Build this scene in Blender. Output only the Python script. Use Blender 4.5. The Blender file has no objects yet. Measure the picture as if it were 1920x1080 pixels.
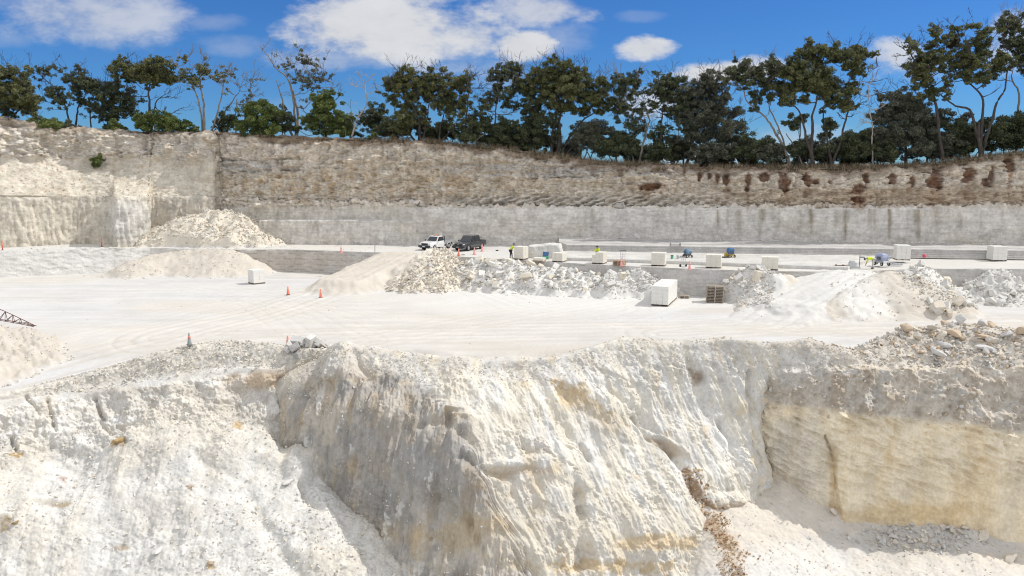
import bpy, bmesh, math, random
import numpy as np
from mathutils import Vector, Matrix
R = math.radians
random.seed(7)
rng = np.random.default_rng(11)
SC = bpy.context.scene
COL = SC.collection

# ------------------------------------------------------------------ camera model (metres, z up, the mid floor is z = 0)
F, CX, CY, HOR, CAMZ = 1500.0, 960.0, 540.0, 310.0, 13.6
TH = math.atan((CY - HOR) / F)
CT, ST = math.cos(TH), math.sin(TH)
def ray(px, py):
    u = (np.asarray(px, float) - CX) / F
    v = (CY - np.asarray(py, float)) / F
    return u, CT + v * ST, -ST + v * CT
def Q(px, py, D):                       # the place seen at a photo pixel, D metres ahead
    x, y, z = ray(px, py); t = np.asarray(D, float) / y
    return np.stack([x * t, y * t, CAMZ + z * t], -1)
def W(px, py, z=0.0):                   # the place seen at a photo pixel on the level z
    x, y, zz = ray(px, py); t = (z - CAMZ) / zz
    return np.stack([x * t, y * t, CAMZ + zz * t], -1)
def PXL(p):                             # back to photo pixels (only used to look up rock colours by place)
    x, y, z = p[..., 0], p[..., 1], p[..., 2] - CAMZ
    f = y * CT - z * ST; v = y * ST + z * CT
    return CX + F * x / f, CY - F * v / f
def depth(py, z): return float(W(960, py, z)[1])

# ------------------------------------------------------------------ noise
def _h(ix, iy, iz, s):
    h = ix.astype(np.uint32) * np.uint32(374761393) + iy.astype(np.uint32) * np.uint32(668265263) + iz.astype(np.uint32) * np.uint32(2147483647 & 1274126177) + np.uint32((s * 974634599) & 0xffffffff)
    h ^= h >> np.uint32(13); h *= np.uint32(1274126177); h ^= h >> np.uint32(16); h *= np.uint32(2246822519); h ^= h >> np.uint32(15)
    return h
GR = np.array([[1,1,0],[-1,1,0],[1,-1,0],[-1,-1,0],[1,0,1],[-1,0,1],[1,0,-1],[-1,0,-1],[0,1,1],[0,-1,1],[0,1,-1],[0,-1,-1],[1,1,0],[-1,1,0],[0,-1,1],[0,-1,-1]], np.float32)
def gn(p, seed=0):
    sh = p.shape[:-1]; p = np.asarray(p, np.float32).reshape(-1, 3)
    fl = np.floor(p); i = fl.astype(np.int32); f = p - fl
    w = f * f * f * (f * (f * 6 - 15) + 10)
    out = np.zeros(len(p), np.float32)
    for dx in (0, 1):
        wx = w[:, 0] if dx else 1 - w[:, 0]
        for dy in (0, 1):
            wy = w[:, 1] if dy else 1 - w[:, 1]
            for dz in (0, 1):
                wz = w[:, 2] if dz else 1 - w[:, 2]
                g = GR[(_h(i[:, 0] + dx, i[:, 1] + dy, i[:, 2] + dz, seed) & np.uint32(15))]
                out += wx * wy * wz * (g[:, 0] * (f[:, 0] - dx) + g[:, 1] * (f[:, 1] - dy) + g[:, 2] * (f[:, 2] - dz))
    return out.reshape(sh)
def fbm(p, o=4, seed=0, gain=.5, scale=1.0):
    a, t, q = 1.0, 0, np.asarray(p) * scale
    for k in range(o):
        t = t + a * gn(q, seed + k * 17); a *= gain; q = q * 2.03 + 13.7
    return t
def ridged(p, o=4, seed=0, scale=1.0):
    a, t, q = 1.0, 0, np.asarray(p) * scale
    for k in range(o):
        t = t + a * (1 - 2.2 * np.abs(gn(q, seed + k * 17))); a *= .5; q = q * 2.03 + 13.7
    return t
def worley(p, seed=0, scale=1.0):       # distance to nearest and second nearest point, and a random value per cell
    p = (np.asarray(p) * scale).astype(np.float32); sh = p.shape[:-1]; p = p.reshape(-1, 3)
    i = np.floor(p).astype(np.int32)
    f1 = np.full(len(p), 81.0, np.float32); f2 = f1.copy(); idv = np.zeros(len(p))
    for dx in (-1, 0, 1):
        for dy in (-1, 0, 1):
            for dz in (-1, 0, 1):
                c = i + np.array([dx, dy, dz], np.int32)
                h = _h(c[:, 0], c[:, 1], c[:, 2], seed)
                a = (h & np.uint32(1023)) * np.float32(1 / 1023.0); b = ((h >> np.uint32(10)) & np.uint32(1023)) * np.float32(1 / 1023.0); e = ((h >> np.uint32(20)) & np.uint32(1023)) * np.float32(1 / 1023.0)
                d = (c[:, 0].astype(np.float32) + a - p[:, 0]) ** 2 + (c[:, 1].astype(np.float32) + b - p[:, 1]) ** 2 + (c[:, 2].astype(np.float32) + e - p[:, 2]) ** 2
                m = d < f1
                f2 = np.where(m, f1, np.minimum(f2, d)); idv = np.where(m, np.mod(a * 7.13 + b * 3.7 + e, 1.0), idv); f1 = np.where(m, d, f1)
    return np.sqrt(f1).reshape(sh), np.sqrt(f2).reshape(sh), idv.reshape(sh)
def sst(a, b, x):
    t = np.clip((x - a) / (b - a), 0, 1); return t * t * (3 - 2 * t)

# ------------------------------------------------------------------ objects
def tag(o, label=None, cat=None, group=None, kind=None):
    if label: o['label'] = label
    if cat: o['category'] = cat
    if group: o['group'] = group
    if kind: o['kind'] = kind
    return o
def empty(name, loc, rz=0.0):
    o = bpy.data.objects.new(name, None); COL.objects.link(o)
    o.location = loc; o.rotation_euler = (0, 0, rz); o.empty_display_size = .3
    return o
def link(name, me, mat=None, parent=None):
    o = bpy.data.objects.new(name, me); COL.objects.link(o)
    if mat is not None and not me.materials: me.materials.append(mat)
    if parent is not None: o.parent = parent
    return o
def np_mesh(name, V, FC, smooth=True, col=None):     # V (n,3), FC (m,k) all faces alike
    me = bpy.data.meshes.new(name)
    V = np.ascontiguousarray(V, np.float32); FC = np.ascontiguousarray(FC, np.int32)
    k = FC.shape[1]
    me.vertices.add(len(V)); me.vertices.foreach_set('co', V.ravel())
    me.loops.add(FC.size); me.loops.foreach_set('vertex_index', FC.ravel())
    me.polygons.add(len(FC))
    me.polygons.foreach_set('loop_start', np.arange(0, FC.size, k, dtype=np.int32))
    me.polygons.foreach_set('loop_total', np.full(len(FC), k, np.int32))
    me.polygons.foreach_set('use_smooth', np.full(len(FC), smooth, bool))
    if col is not None:
        at = me.color_attributes.new('Col', 'FLOAT_COLOR', 'POINT')
        c4 = np.ones((len(V), 4), np.float32); c4[:, :3] = col
        at.data.foreach_set('color', c4.ravel())
    me.update(calc_edges=True); me.validate()
    return me
def grid_faces(nv, nu):
    a = np.arange(nv * nu).reshape(nv, nu)
    return np.stack([a[:-1, :-1], a[1:, :-1], a[1:, 1:], a[:-1, 1:]], -1).reshape(-1, 4)
def grid_normals(P):
    du = np.gradient(P, axis=1); dv = np.gradient(P, axis=0)
    n = np.cross(dv, du); n /= np.linalg.norm(n, axis=-1, keepdims=True) + 1e-9
    return n
def catmull(ctrl, t):                   # ctrl (k, ...), t in [0, k-1]
    k = len(ctrl); i = np.clip(np.floor(t).astype(int), 0, k - 2); f = (t - i)
    p0 = ctrl[np.clip(i - 1, 0, k - 1)]; p1 = ctrl[i]; p2 = ctrl[i + 1]; p3 = ctrl[np.clip(i + 2, 0, k - 1)]
    f = f.reshape((-1,) + (1,) * (ctrl.ndim - 1))
    T = .5                                # a little tension against overshoot
    m1 = T * (p2 - p0) * .8; m2 = T * (p3 - p1) * .8
    return (2*f**3 - 3*f**2 + 1) * p1 + (f**3 - 2*f**2 + f) * m1 + (-2*f**3 + 3*f**2) * p2 + (f**3 - f**2) * m2
def params(lens, n):
    lens = np.maximum(np.asarray(lens, float), 1e-3); cum = np.concatenate([[0], np.cumsum(lens)]); s = np.linspace(0, cum[-1], n)
    return np.interp(s, cum, np.arange(len(cum)))
def loft(rows, nu, nv):                 # rows of (px, py, D) control points -> dense grid of world points
    C = np.array([[Q(*p) for p in r] for r in rows])
    lu = np.linalg.norm(np.diff(C, axis=1), axis=-1).mean(0); lv = np.linalg.norm(np.diff(C, axis=0), axis=-1).mean(1)
    G = catmull(C, params(lv, nv))
    G = catmull(np.swapaxes(G, 0, 1), params(lu, nu))
    return np.swapaxes(G, 0, 1)
def seg_dist(X, Y, pts):                # distance to a polyline and position along it (0..1)
    best = np.full(X.shape, 1e9); bt = np.zeros(X.shape); n = len(pts) - 1
    for k in range(n):
        ax, ay = pts[k][:2]; bx, by = pts[k + 1][:2]
        L = (bx - ax) ** 2 + (by - ay) ** 2 + 1e-9
        t = np.clip(((X - ax) * (bx - ax) + (Y - ay) * (by - ay)) / L, 0, 1)
        d = np.hypot(X - ax - t * (bx - ax), Y - ay - t * (by - ay))
        m = d < best; best = np.where(m, d, best); bt = np.where(m, (k + t) / n, bt)
    return best, bt
def blob(X, Y, cx, cy, rx, ry, nz=0.0, soft=.5, rot=0.0):
    c, s = math.cos(R(rot)), math.sin(R(rot)); dx, dy = X - cx, Y - cy
    a = (dx * c + dy * s) / rx; b = (-dx * s + dy * c) / ry
    return sst(1 + soft, 1 - soft, np.sqrt(a * a + b * b) + nz)
def mix(c, d, m): return c * (1 - m[..., None]) + np.array(d) * m[..., None]

# ------------------------------------------------------------------ materials
class NT:
    def __init__(s, mat):
        s.t = mat.node_tree; s.t.nodes.clear()
    def n(s, typ, **kw):
        nd = s.t.nodes.new(typ)
        ins = kw.pop('ins', {})
        for k, v in kw.items(): setattr(nd, k, v)
        for k, v in ins.items():
            if hasattr(v, 'is_linked') or hasattr(v, 'links'): s.t.links.new(v, nd.inputs[k])
            else: nd.inputs[k].default_value = v
        return nd
    def math(s, op, a, b=0.0, c=0.0, clamp=False):
        return s.n('ShaderNodeMath', operation=op, use_clamp=clamp, ins={0: a, 1: b, 2: c}).outputs[0]
    def ramp(s, fac, stops):
        r = s.n('ShaderNodeValToRGB', ins={0: fac}); e = r.color_ramp.elements
        while len(e) < len(stops): e.new(.5)
        for k, (p, c) in enumerate(stops): e[k].position = p; e[k].color = (*c, 1)
        return r.outputs[0]
    def mixc(s, f, a, b, blend='MIX'):
        m = s.n('ShaderNodeMix', data_type='RGBA', blend_type=blend)
        for k, v in ((0, f), (6, a), (7, b)):
            if hasattr(v, 'is_linked'): s.t.links.new(v, m.inputs[k])
            else: m.inputs[k].default_value = v if k == 0 else (*v, 1)
        return m.outputs[2]
def new_mat(name):
    m = bpy.data.materials.new(name); m.use_nodes = True; return m, NT(m)
def plain(name, c, rough=.7, metal=0.0, var=.12, scale=6.0, coat=0.0, spec=.5, bump=0.0, alpha=None):
    m, t = new_mat(name)
    tc = t.n('ShaderNodeTexCoord')
    nz = t.n('ShaderNodeTexNoise', ins={'Vector': tc.outputs['Object'], 'Scale': scale, 'Detail': 4.0, 'Roughness': .6})
    col = t.ramp(nz.outputs[0], [(.3, [x * (1 - var) for x in c]), (.7, [min(1, x * (1 + var)) for x in c])])
    b = t.n('ShaderNodeBsdfPrincipled', ins={'Base Color': col, 'Roughness': rough, 'Metallic': metal, 'Coat Weight': coat, 'Specular IOR Level': spec})
    if bump:
        bp = t.n('ShaderNodeBump', ins={'Height': nz.outputs[0], 'Strength': .6, 'Distance': bump}); t.t.links.new(bp.outputs[0], b.inputs['Normal'])
    o = t.n('ShaderNodeOutputMaterial'); t.t.links.new(b.outputs[0], o.inputs[0])
    return m
def rock_mat(name, fine=7.0, bump=.05, bump2=.02, var=.16, stretch=(1, 1, 1), coarse=.6):
    # the rock's own colour comes from the attribute Col (beds, stains, clay); noise breaks it up
    m, t = new_mat(name)
    at = t.n('ShaderNodeAttribute', attribute_name='Col')
    tc = t.n('ShaderNodeTexCoord')
    mp = t.n('ShaderNodeMapping', ins={'Vector': tc.outputs['Object'], 'Scale': stretch})
    n1 = t.n('ShaderNodeTexNoise', ins={'Vector': mp.outputs[0], 'Scale': coarse, 'Detail': 8.0, 'Roughness': .62})
    n2 = t.n('ShaderNodeTexNoise', ins={'Vector': mp.outputs[0], 'Scale': fine, 'Detail': 5.0, 'Roughness': .7})
    v1 = t.ramp(n1.outputs[0], [(.3, (1 - var,) * 3), (.7, (1 + var * .5,) * 3)])
    v2 = t.ramp(n2.outputs[0], [(.3, (1 - var, 1 - var * 1.05, 1 - var * 1.15)), (.62, (1.03, 1.03, 1.03))])
    c = t.mixc(1.0, t.mixc(1.0, at.outputs['Color'], v1, 'MULTIPLY'), v2, 'MULTIPLY')
    vo = t.n('ShaderNodeTexVoronoi', ins={'Vector': mp.outputs[0], 'Scale': fine * .6})
    h = t.math('ADD', t.math('MULTIPLY', n1.outputs[0], 1.5), t.math('MULTIPLY', vo.outputs['Distance'], -.5))
    b1 = t.n('ShaderNodeBump', ins={'Height': h, 'Strength': .8, 'Distance': bump})
    b2 = t.n('ShaderNodeBump', ins={'Height': n2.outputs[0], 'Strength': .8, 'Distance': bump2, 'Normal': b1.outputs[0]})
    bs = t.n('ShaderNodeBsdfPrincipled', ins={'Base Color': c, 'Roughness': .95, 'Specular IOR Level': .15, 'Normal': b2.outputs[0]})
    o = t.n('ShaderNodeOutputMaterial'); t.t.links.new(bs.outputs[0], o.inputs[0])
    return m
def leaf_mat(name, c1, c2, c3, trans=.3):
    m, t = new_mat(name)
    g = t.n('ShaderNodeNewGeometry')
    tc = t.n('ShaderNodeTexCoord')
    nz = t.n('ShaderNodeTexNoise', ins={'Vector': tc.outputs['Object'], 'Scale': .7, 'Detail': 2.0})
    v = t.math('ADD', t.math('MULTIPLY', nz.outputs[0], .9), t.math('MULTIPLY', g.outputs['Random Per Island'], .5))
    col = t.ramp(v, [(.4, c1), (.68, c2), (.95, c3)])
    d = t.n('ShaderNodeBsdfPrincipled', ins={'Base Color': col, 'Roughness': .55, 'Specular IOR Level': .35})
    tr = t.n('ShaderNodeBsdfTranslucent', ins={'Color': col})
    mx = t.n('ShaderNodeMixShader', ins={0: trans, 1: d.outputs[0], 2: tr.outputs[0]})
    o = t.n('ShaderNodeOutputMaterial'); t.t.links.new(mx.outputs[0], o.inputs[0])
    return m

# palette of the quarry's own colours (linear)
WHITE = np.array((.715, .695, .648)); SAND = np.array((.665, .605, .515)); CREAM = np.array((.72, .655, .54)); TAN = np.array((.47, .375, .27))
OCHRE = np.array((.56, .40, .19)); GREY = np.array((.46, .445, .42)); BROWN = np.array((.21, .14, .085)); CLAY = np.array((.17, .08, .042)); BED = np.array((.58, .56, .53))
ROCK = rock_mat('limestone_rock', bump=.035, var=.22, coarse=.9); FACE = rock_mat('limestone_face', fine=5.0, bump=.028, var=.18, stretch=(1, 1, .6)); GROUND = rock_mat('crushed_limestone', fine=3.0, bump=.02, bump2=.008, var=.05, coarse=.25)
CLIFF = rock_mat('weathered_limestone', fine=2.4, bump=.16, bump2=.07, var=.26, coarse=.7)
STONE = rock_mat('loose_stone', fine=5.0, bump=.03, bump2=.01, var=.1)
def rock_obj(name, P, colour, mat, smooth=True, kind='structure', label=None):
    nv, nu = P.shape[:2]
    me = np_mesh(name, P.reshape(-1, 3), grid_faces(nv, nu), smooth, colour.reshape(-1, 3))
    o = link(name, me, mat); tag(o, label, None, None, kind); return o

# ================================================================== TERRAIN
SHEET = {}
def pyz(z, D): return float(PXL(np.array([0.0, D, z]))[1])
RIM = [(-700,880,-1.9),(-400,805,-1.6),(-200,775,-1.5),(0,738,-1.2),(100,716,-.9),(200,690,-.4),(300,660,.5),(360,645,.9),(430,638,1.0),(500,645,.6),(560,652,.4),(600,655,.3),(640,643,.9),(700,652,.6),(780,664,.2),(850,674,.05),(950,672,.05),(1050,664,.1),(1120,655,.3),(1170,634,1.1),(1230,650,.6),(1270,640,.9),(1330,632,1.1),(1400,637,1.0),(1460,645,.7),(1530,636,1.0),(1590,655,.4),(1640,632,.9),(1700,617,1.2),(1800,610,1.5),(1920,618,1.4),(2100,620,1.4),(2600,620,1.4)]
RIMW = np.array([W(*r) for r in RIM]); RIMU = RIMW[:, 0] / RIMW[:, 1]
def rimD(u): return np.interp(u, RIMU, RIMW[:, 1])
EDGE = [(-900,505),(-300,485),(0,474),(120,470),(215,467.5),(280,466),(340,466),(440,468),(560,468),(690,473),(760,476),(850,481),(1000,489),(1060,493),(1200,500),(1350,506),(1500,509),(1620,508),(1740,504),(1920,504),(2200,507),(2800,514)]
EDGEW = np.array([W(px, py, 2.9) for px, py in EDGE]); EDGEU = EDGEW[:, 0] / EDGEW[:, 1]
def edgeD(u): return np.interp(u, EDGEU, EDGEW[:, 1])

# ---------------- mid floor with its ramps and heaps: one sheet, heights in metres
def floor_base(x, y):
    return -1.8 * sst(14, 36, -x) * sst(66, 52, y)
def ridge(x, y, pts, slope, flat=0.0, nz=0):    # a heap at its angle of repose along a crest line
    best = np.full(x.shape, -9.0)
    for k in range(len(pts) - 1):
        (ax, ay, az), (bx, by, bz) = pts[k], pts[k + 1]
        L = (bx - ax) ** 2 + (by - ay) ** 2 + 1e-9
        t = np.clip(((x - ax) * (bx - ax) + (y - ay) * (by - ay)) / L, 0, 1)
        d = np.hypot(x - ax - t * (bx - ax), y - ay - t * (by - ay)) + nz
        best = np.maximum(best, az + t * (bz - az) - np.maximum(d - flat, 0) * slope)
    return best
def wp(*pts): return [tuple(W(*p)[:2]) + (p[2],) for p in pts]
HEAPS = {  # crest points by place, slope, half width of the flat top, roughness, colour
 'ramp_a': (wp((195,514,.1),(265,490,1.6),(335,463,2.9),(430,466,2.9)), .50, 1.6, .15, SAND * .9),
 'ramp_a2': (wp((300,500,.9),(400,490,1.4),(425,478,2.3)), .55, .6, .2, CREAM),
 'ramp_b': (wp((590,556,-.1),(650,520,1.3),(745,476,3.0)), .62, 2.6, .08, SAND * .9),
 'ramp_b2': (wp((690,515,1.3),(770,490,2.6)), .6, .8, .2, SAND * .9),
 'heap_c': (wp((815,468,3.9),(800,488,3.0)), .62, .7, .35, CREAM),
 'heap_d': (wp((880,490,2.7),(960,494,2.7),(1060,507,2.3),(1130,520,1.75)), .66, .6, .35, WHITE),
 'heap_e': (wp((1140,521,1.9),(1172,506,2.6),(1200,506,2.6),(1222,516,2.0)), .80, .2, .3, WHITE*.97),
 'heap_e2': (wp((1222,530,1.3),(1292,533,1.1)), .9, .1, .35, WHITE*.97),
 'heap_g': (wp((1412,501,3.3),(1430,506,3.15),(1452,515,2.8)), .86, .4, .3, WHITE*.95),
 'ramp_h': (wp((1425,610,-.15),(1490,560,1.2),(1580,509,2.95)), .55, 3.2, .06, WHITE * .88),
 'ramp_h1': (wp((1395,572,.5),(1450,540,1.2),(1470,515,2.7)), .6, .4, .15, SAND),
 'mound_i': (wp((1548,574,1.0),(1600,540,2.3),(1668,507,3.6),(1715,520,3.0),(1775,562,.9)), .52, .35, .10, SAND * .86),
 'heap_j': (wp((1730,502,3.1),(1740,530,2.0),(1770,570,.6)), .7, .4, .35, WHITE),
 'heap_k': (wp((1868,507,2.9),(1868,515,2.5)), .62, .5, .4, WHITE*.93),
 'heap_l': (wp((1985,520,2.0),(2100,530,2.0)), .6, .5, .4, WHITE*.93),
 'mound_m': (wp((-140,602,2.1),(-30,610,1.7),(35,620,1.1),(72,637,.4)), .55, .5, .4, SAND * .86),
}
def floor_z(x, y, full=False):
    p = np.stack([x, y, np.zeros_like(x)], -1)
    z0 = floor_base(x, y) + .05 * fbm(p, 3, 3, scale=.12) + .012 * fbm(p * np.array([.5, 2.2, 1]), 3, 5, scale=.8)
    rough = np.zeros_like(x); own = np.zeros(x.shape + (3,)) + WHITE; on = np.zeros_like(x)
    n1 = fbm(p, 4, 9, scale=.45); n2 = fbm(p, 3, 31, scale=1.6)
    z = z0.copy()
    for k, (nm, (pts, sl, flat, rg, c)) in enumerate(HEAPS.items()):
        h = ridge(x, y, pts, sl, flat, nz=n1 * (.5 + 1.6 * rg) + n2 * .5 * rg)
        m = h > z
        z = np.where(m, h, z); rough = np.where(m, rg, rough); own = np.where(m[..., None], c, own); on = np.maximum(on, sst(-.25, .5, h - z0))
    return (z, rough, own, on) if full else z
def fz(x, y):
    return float(floor_z(np.array([float(x)]), np.array([float(y)]))[0])
NU, NV = 1150, 330
pxs = np.linspace(-700, 2620, NU)
uu = (pxs - CX) / F                      # close enough to x / y on the floor
D0 = np.array([depth(468, 0)] * NU); D1 = rimD(uu * 1.02) + .9
vv = np.linspace(0, 1, NV)[:, None]
inv = (1 / D0)[None, :] * (1 - vv) + (1 / D1)[None, :] * vv
Y = 1 / inv; X = Y * (uu * 1.02)[None, :]
Z, RG, OWN, ON = floor_z(X, Y, True)
P = np.stack([X, Y, Z], -1); FP = P
f1, f2, idc = worley(P * np.array([1, 1, 1.2]), 4, 2.1)
Z = Z + RG * (1.0 * (.45 - f1) * ON) + RG * .5 * fbm(P, 3, 77, scale=1.4) * ON
# wheel ruts that follow the haul road and the ramps
P[..., 2] = Z
def ruts(pts, w, amp):
    d, t = seg_dist(X + .25 * gn(P * .15, 3), Y, [W(*q) for q in pts])
    return -amp * sum(np.exp(-((d - o) / w) ** 2) for o in (.9, 2.1, 3.4)) + amp * .8 * np.exp(-((d - 1.5) / .2) ** 2)
RUT = ruts([(1250,625,0),(1420,608,0),(1500,560,1.2),(1600,510,2.9)], .16, .05) + ruts([(-100,720,-1),(300,640,0),(800,625,0),(1250,618,0),(1900,600,0)], .3, .05) + ruts([(300,630,0),(480,590,0),(600,552,0),(745,476,2.9)], .2, .05)
for k, pts in enumerate((((60,700,-1),(420,660,0),(760,640,0),(1150,600,0),(1300,560,0)), ((480,560,0),(700,600,0),(1000,610,0),(1380,600,0),(1600,625,0)), ((150,560,0),(480,545,0),(800,560,0),(1150,580,0)), ((900,540,0),(1000,575,0),(1200,600,0),(1700,610,0)), ((0,640,0),(250,600,0),(520,545,0)), ((640,650,0),(900,600,0),(1180,555,0)), ((300,520,0),(500,560,0),(640,640,0)), ((1300,650,0),(1500,625,0),(1800,590,0)))):
    RUT = RUT + ruts(pts, .14 + .03 * (k % 3), .022 + .008 * (k % 2))
P[..., 2] += RUT
P[..., 2] -= 1.0 * sst(2.6, 1.0, Y - rimD(X / Y))
PX, PY = PXL(P)
# one continuous haul dust layer, warmer where it is driven on, whiter near the saw cuts
c = np.zeros(P.shape) + WHITE * np.array((.83, .835, .86))
dusty = sst(-.35, .5, fbm(P * np.array([.35, 1.0, 1]), 4, 41, scale=.10) + .4 * blob(PX, PY, 500, 640, 700, 50))
c = mix(c, CREAM * .86, dusty * .4)
streak = fbm(P * np.array([.12, 1.3, 1]), 4, 43, scale=.6)
c *= (1 + .09 * streak + .05 * fbm(P, 4, 44, scale=.35))[..., None]
c = mix(c, SAND * .9, sst(.15, .6, fbm(P * np.array([.3, .9, 1]), 4, 47, scale=.16)) * .4)
c = mix(c, SAND * .85, blob(PX, PY, 1120, 655, 260, 12, .4 * streak) * .7)
c = mix(c, SAND * .82, sst(.008, .05, -RUT + .01 * streak) * .5)
c = mix(c, WHITE * .93, blob(PX, PY, 1050, 560, 300, 26, .3 * streak) * .8)
hc = OWN * (1 + .10 * fbm(P, 4, 12, scale=.8))[..., None]
c = c * (1 - ON[..., None] * .95) + hc * ON[..., None] * .95
c = mix(c, GREY * .9, ON * RG * sst(.55, .9, idc) * .6)
c = mix(c, WHITE, blob(PX, PY, 1620, 560, 40, 70, .3 * streak, rot=-35) * ON * .8)
c = mix(c, SAND * .8, blob(PX, PY, 1335, 583, 50, 5, .9 * streak) * .5)
SHEET['quarry_floor'] = (P, PX, PY); FON = ON * sst(0, .1, RG); FRG = RG
rock_obj('quarry_floor', P, c, GROUND)

# ---------------- upper bench: sheet, sawn face below it, low sawn steps on it
NB = 900
pxs = np.linspace(-900, 2800, NB); ub = (pxs - CX) / F * 1.02
eD = edgeD(ub)
BASEPX = np.array([-600,-300,0,100,150,206,218,276,284,330,398,414,490,600,770,800,1000,1200,1500,1700,1920,2200,2600], float)
BASED = np.array([93,98,102.2,105.6,107.3,107.6,103.4,106.4,109.0,109.3,110.3,112.2,110.5,110,109.2,109,107.5,105.5,101.5,99.5,97.5,95,92])
baseU = (BASEPX - CX) / F * 1.02
SMOOTHD = BASED.copy(); SMOOTHD[4:10] = [107.4, 107.8, 108.2, 108.6, 108.8, 109.2]
def baseD(u): return np.interp(u, baseU, BASED)
def bench_z(x, y):
    p = np.stack([x, y, 0 * x], -1)
    return 2.9 + .25 * sst(-40, -62, x) + .03 * fbm(p, 3, 8, scale=.3)
vv = np.linspace(0, 1, 110)[:, None]
Y = (eD + .05)[None, :] * (1 - vv) + (baseD(ub) + 3)[None, :] * vv; X = Y * ub[None, :]
Y = Y + (1 - sst(0, .05, vv)) * .22 * fbm(np.stack([X, Y, 0 * X], -1), 3, 61, scale=.7)
Z = bench_z(X, Y)
left = sst(700, 380, PXL(np.stack([X, Y, Z], -1))[0])
Z += left * (1 - sst(.02, .12, vv)) * .25 * np.maximum(0, fbm(np.stack([X, Y, Z], -1), 3, 62, scale=1.3))
hp_ = [tuple(Q(*q)) for q in ((296,438,107.6),(322,416,108.8),(352,402,109.2),(388,394,110.0),(432,394,110.6),(466,412,110),(494,440,109))]
nz_ = fbm(np.stack([X, Y, 0 * X], -1), 4, 63, scale=.5)
hz_ = ridge(X, Y, hp_, .66, .3, nz_ * 1.6); hz_ = hz_ - 6 * (1 - sst(0, .2, vv)); BHEAP = sst(-.1, .4, hz_ - Z) * (PXL(np.stack([X, Y, Z], -1))[0] < 560); Z = np.where(BHEAP > .3, np.maximum(Z, hz_), Z)
Z[0] -= .12
P = np.stack([X, Y, Z], -1); PX, PY = PXL(P)
c = np.zeros(P.shape) + WHITE * .88
c = mix(c, CREAM * .88, sst(-.1, .6, fbm(P * np.array([.5, 1.5, 1]), 4, 19, scale=.2)) * .5)
c = mix(c, BED * 1.05, blob(PX, PY, 1350, 485, 700, 40) * .28)
SHEET['upper_bench'] = (P, PX, PY)
c = mix(c, CREAM * .95, BHEAP * .9)
rock_obj('upper_bench', P, c, GROUND)
bench_top = lambda x, y: float(bench_z(np.array([float(x)]), np.array([float(y)]))[0])

NW, NH = 1500, 46
pxs = np.linspace(-900, 2800, NW); uw = (pxs - CX) / F * 1.02; eD = edgeD(uw)
hh = np.linspace(0, 1, NH)[:, None]
xe = eD * uw
ztop = bench_z(xe, eD) + .0
Z = ztop[None, :] * (1 - hh) - .5 * hh
batter = .25 + 1.5 * sst(330, 250, pxs)
Y = eD[None, :] - batter[None, :] * hh + .06; X = np.broadcast_to(xe[None, :], Y.shape).copy()
P = np.stack([X, Y, Z], -1); PX, PY = PXL(P)
sawn = sst(1000, 1080, PX)
course = np.abs(((Z + .04 * fbm(P, 3, 5, scale=.7)) / .34) % 1 - .5) * 2
dis = -(.10 * sst(.82, 1, course) * (1 - sawn) * sst(300, 480, PX)) + .10 * fbm(P * np.array([1, 1, 2]), 4, 22, scale=1.2) * (1 - .6 * sawn) - .03 * sst(.9, 1, course) * sawn
dis += sst(330, 200, PX) * .09 * ridged(P * np.array([.6, 1, 1.4]), 4, 25, scale=.5)
P[..., 1] -= dis; P[..., 1] += (1 - sst(0, .04, hh)) * .22 * fbm(np.stack([X, np.broadcast_to(eD + .05, X.shape), 0 * X], -1), 3, 61, scale=.7)
c = np.zeros(P.shape) + BED * (1 + .12 * fbm(P * np.array([.6, 1, 4]), 4, 23, scale=.8))[..., None]
c = mix(c, WHITE * .98, sst(420, 280, PX) * .9)
c = mix(c, TAN * 1.2, blob(PX, PY, 540, 490, 120, 25, .3 * fbm(P, 3, 2, scale=.6)) * .35)
c = mix(c, GREY * .62, sst(.88, 1, course) * .35 * (1 - sawn) * sst(300, 480, PX))
c = mix(c, BED * .8, sst(.9, 1, course) * .4 * sawn)
rock_obj('bench_wall', P, c, FACE)

def slab(name, line, zt, zb, yback, colour, nx=700, grooves=0, seed=0, ends=()):
    # a cut rock step: front face along a line of points, flat top running back
    L = np.array([W(px, py, zb) for px, py in line]); seg = np.concatenate([[0], np.cumsum(np.hypot(*np.diff(L[:, :2], axis=0).T))])
    s = np.linspace(0, seg[-1], nx); x = np.interp(s, seg, L[:, 0]); y = np.interp(s, seg, L[:, 1])
    rows = []
    nf = 26
    for k in range(nf):
        t = k / (nf - 1); z = zb - .2 + (zt - zb + .2) * t
        rows.append(np.stack([x, y + .0 * x + .02 * t, np.full_like(x, z)], -1))
    for k in range(1, 14):
        t = k / 13; rows.append(np.stack([x + (yback(x, y) - y) * t * (x / y) * 1.0, y + (yback(x, y) - y) * t, np.full_like(x, zt)], -1))
    P = np.array(rows)
    if grooves:
        g = np.abs((P[:nf, :, 2] - zb) / ((zt - zb) / grooves) % 1 - .5) * 2
        P[:nf, :, 1] += .10 * sst(.8, 1, g) + (P[:nf, :, 2] - zb) * .22
        P[nf:, :, 1] += 0
    P[..., 1] += .03 * fbm(P, 3, seed, scale=.9); P[nf:, :, 2] += .03 * fbm(P[nf:], 3, seed + 3, scale=.5)
    c = np.zeros(P.shape) + colour * (1 + .08 * fbm(P * np.array([.4, 1, 5]), 3, seed + 9, scale=1.0))[..., None]
    if grooves: c[:nf] = mix(c[:nf], GREY * .6, sst(.8, 1, g) * .6)
    return rock_obj(name, P[::-1], c, FACE)
slab('sawn_ledge', [(1056,489),(1200,493.5),(1400,501),(1590,508),(1600,500),(1640,490)], 3.22, 2.88, lambda x, y: np.maximum(y + .5, baseD(x / y) + 1), WHITE * .9, grooves=0, seed=90)
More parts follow.
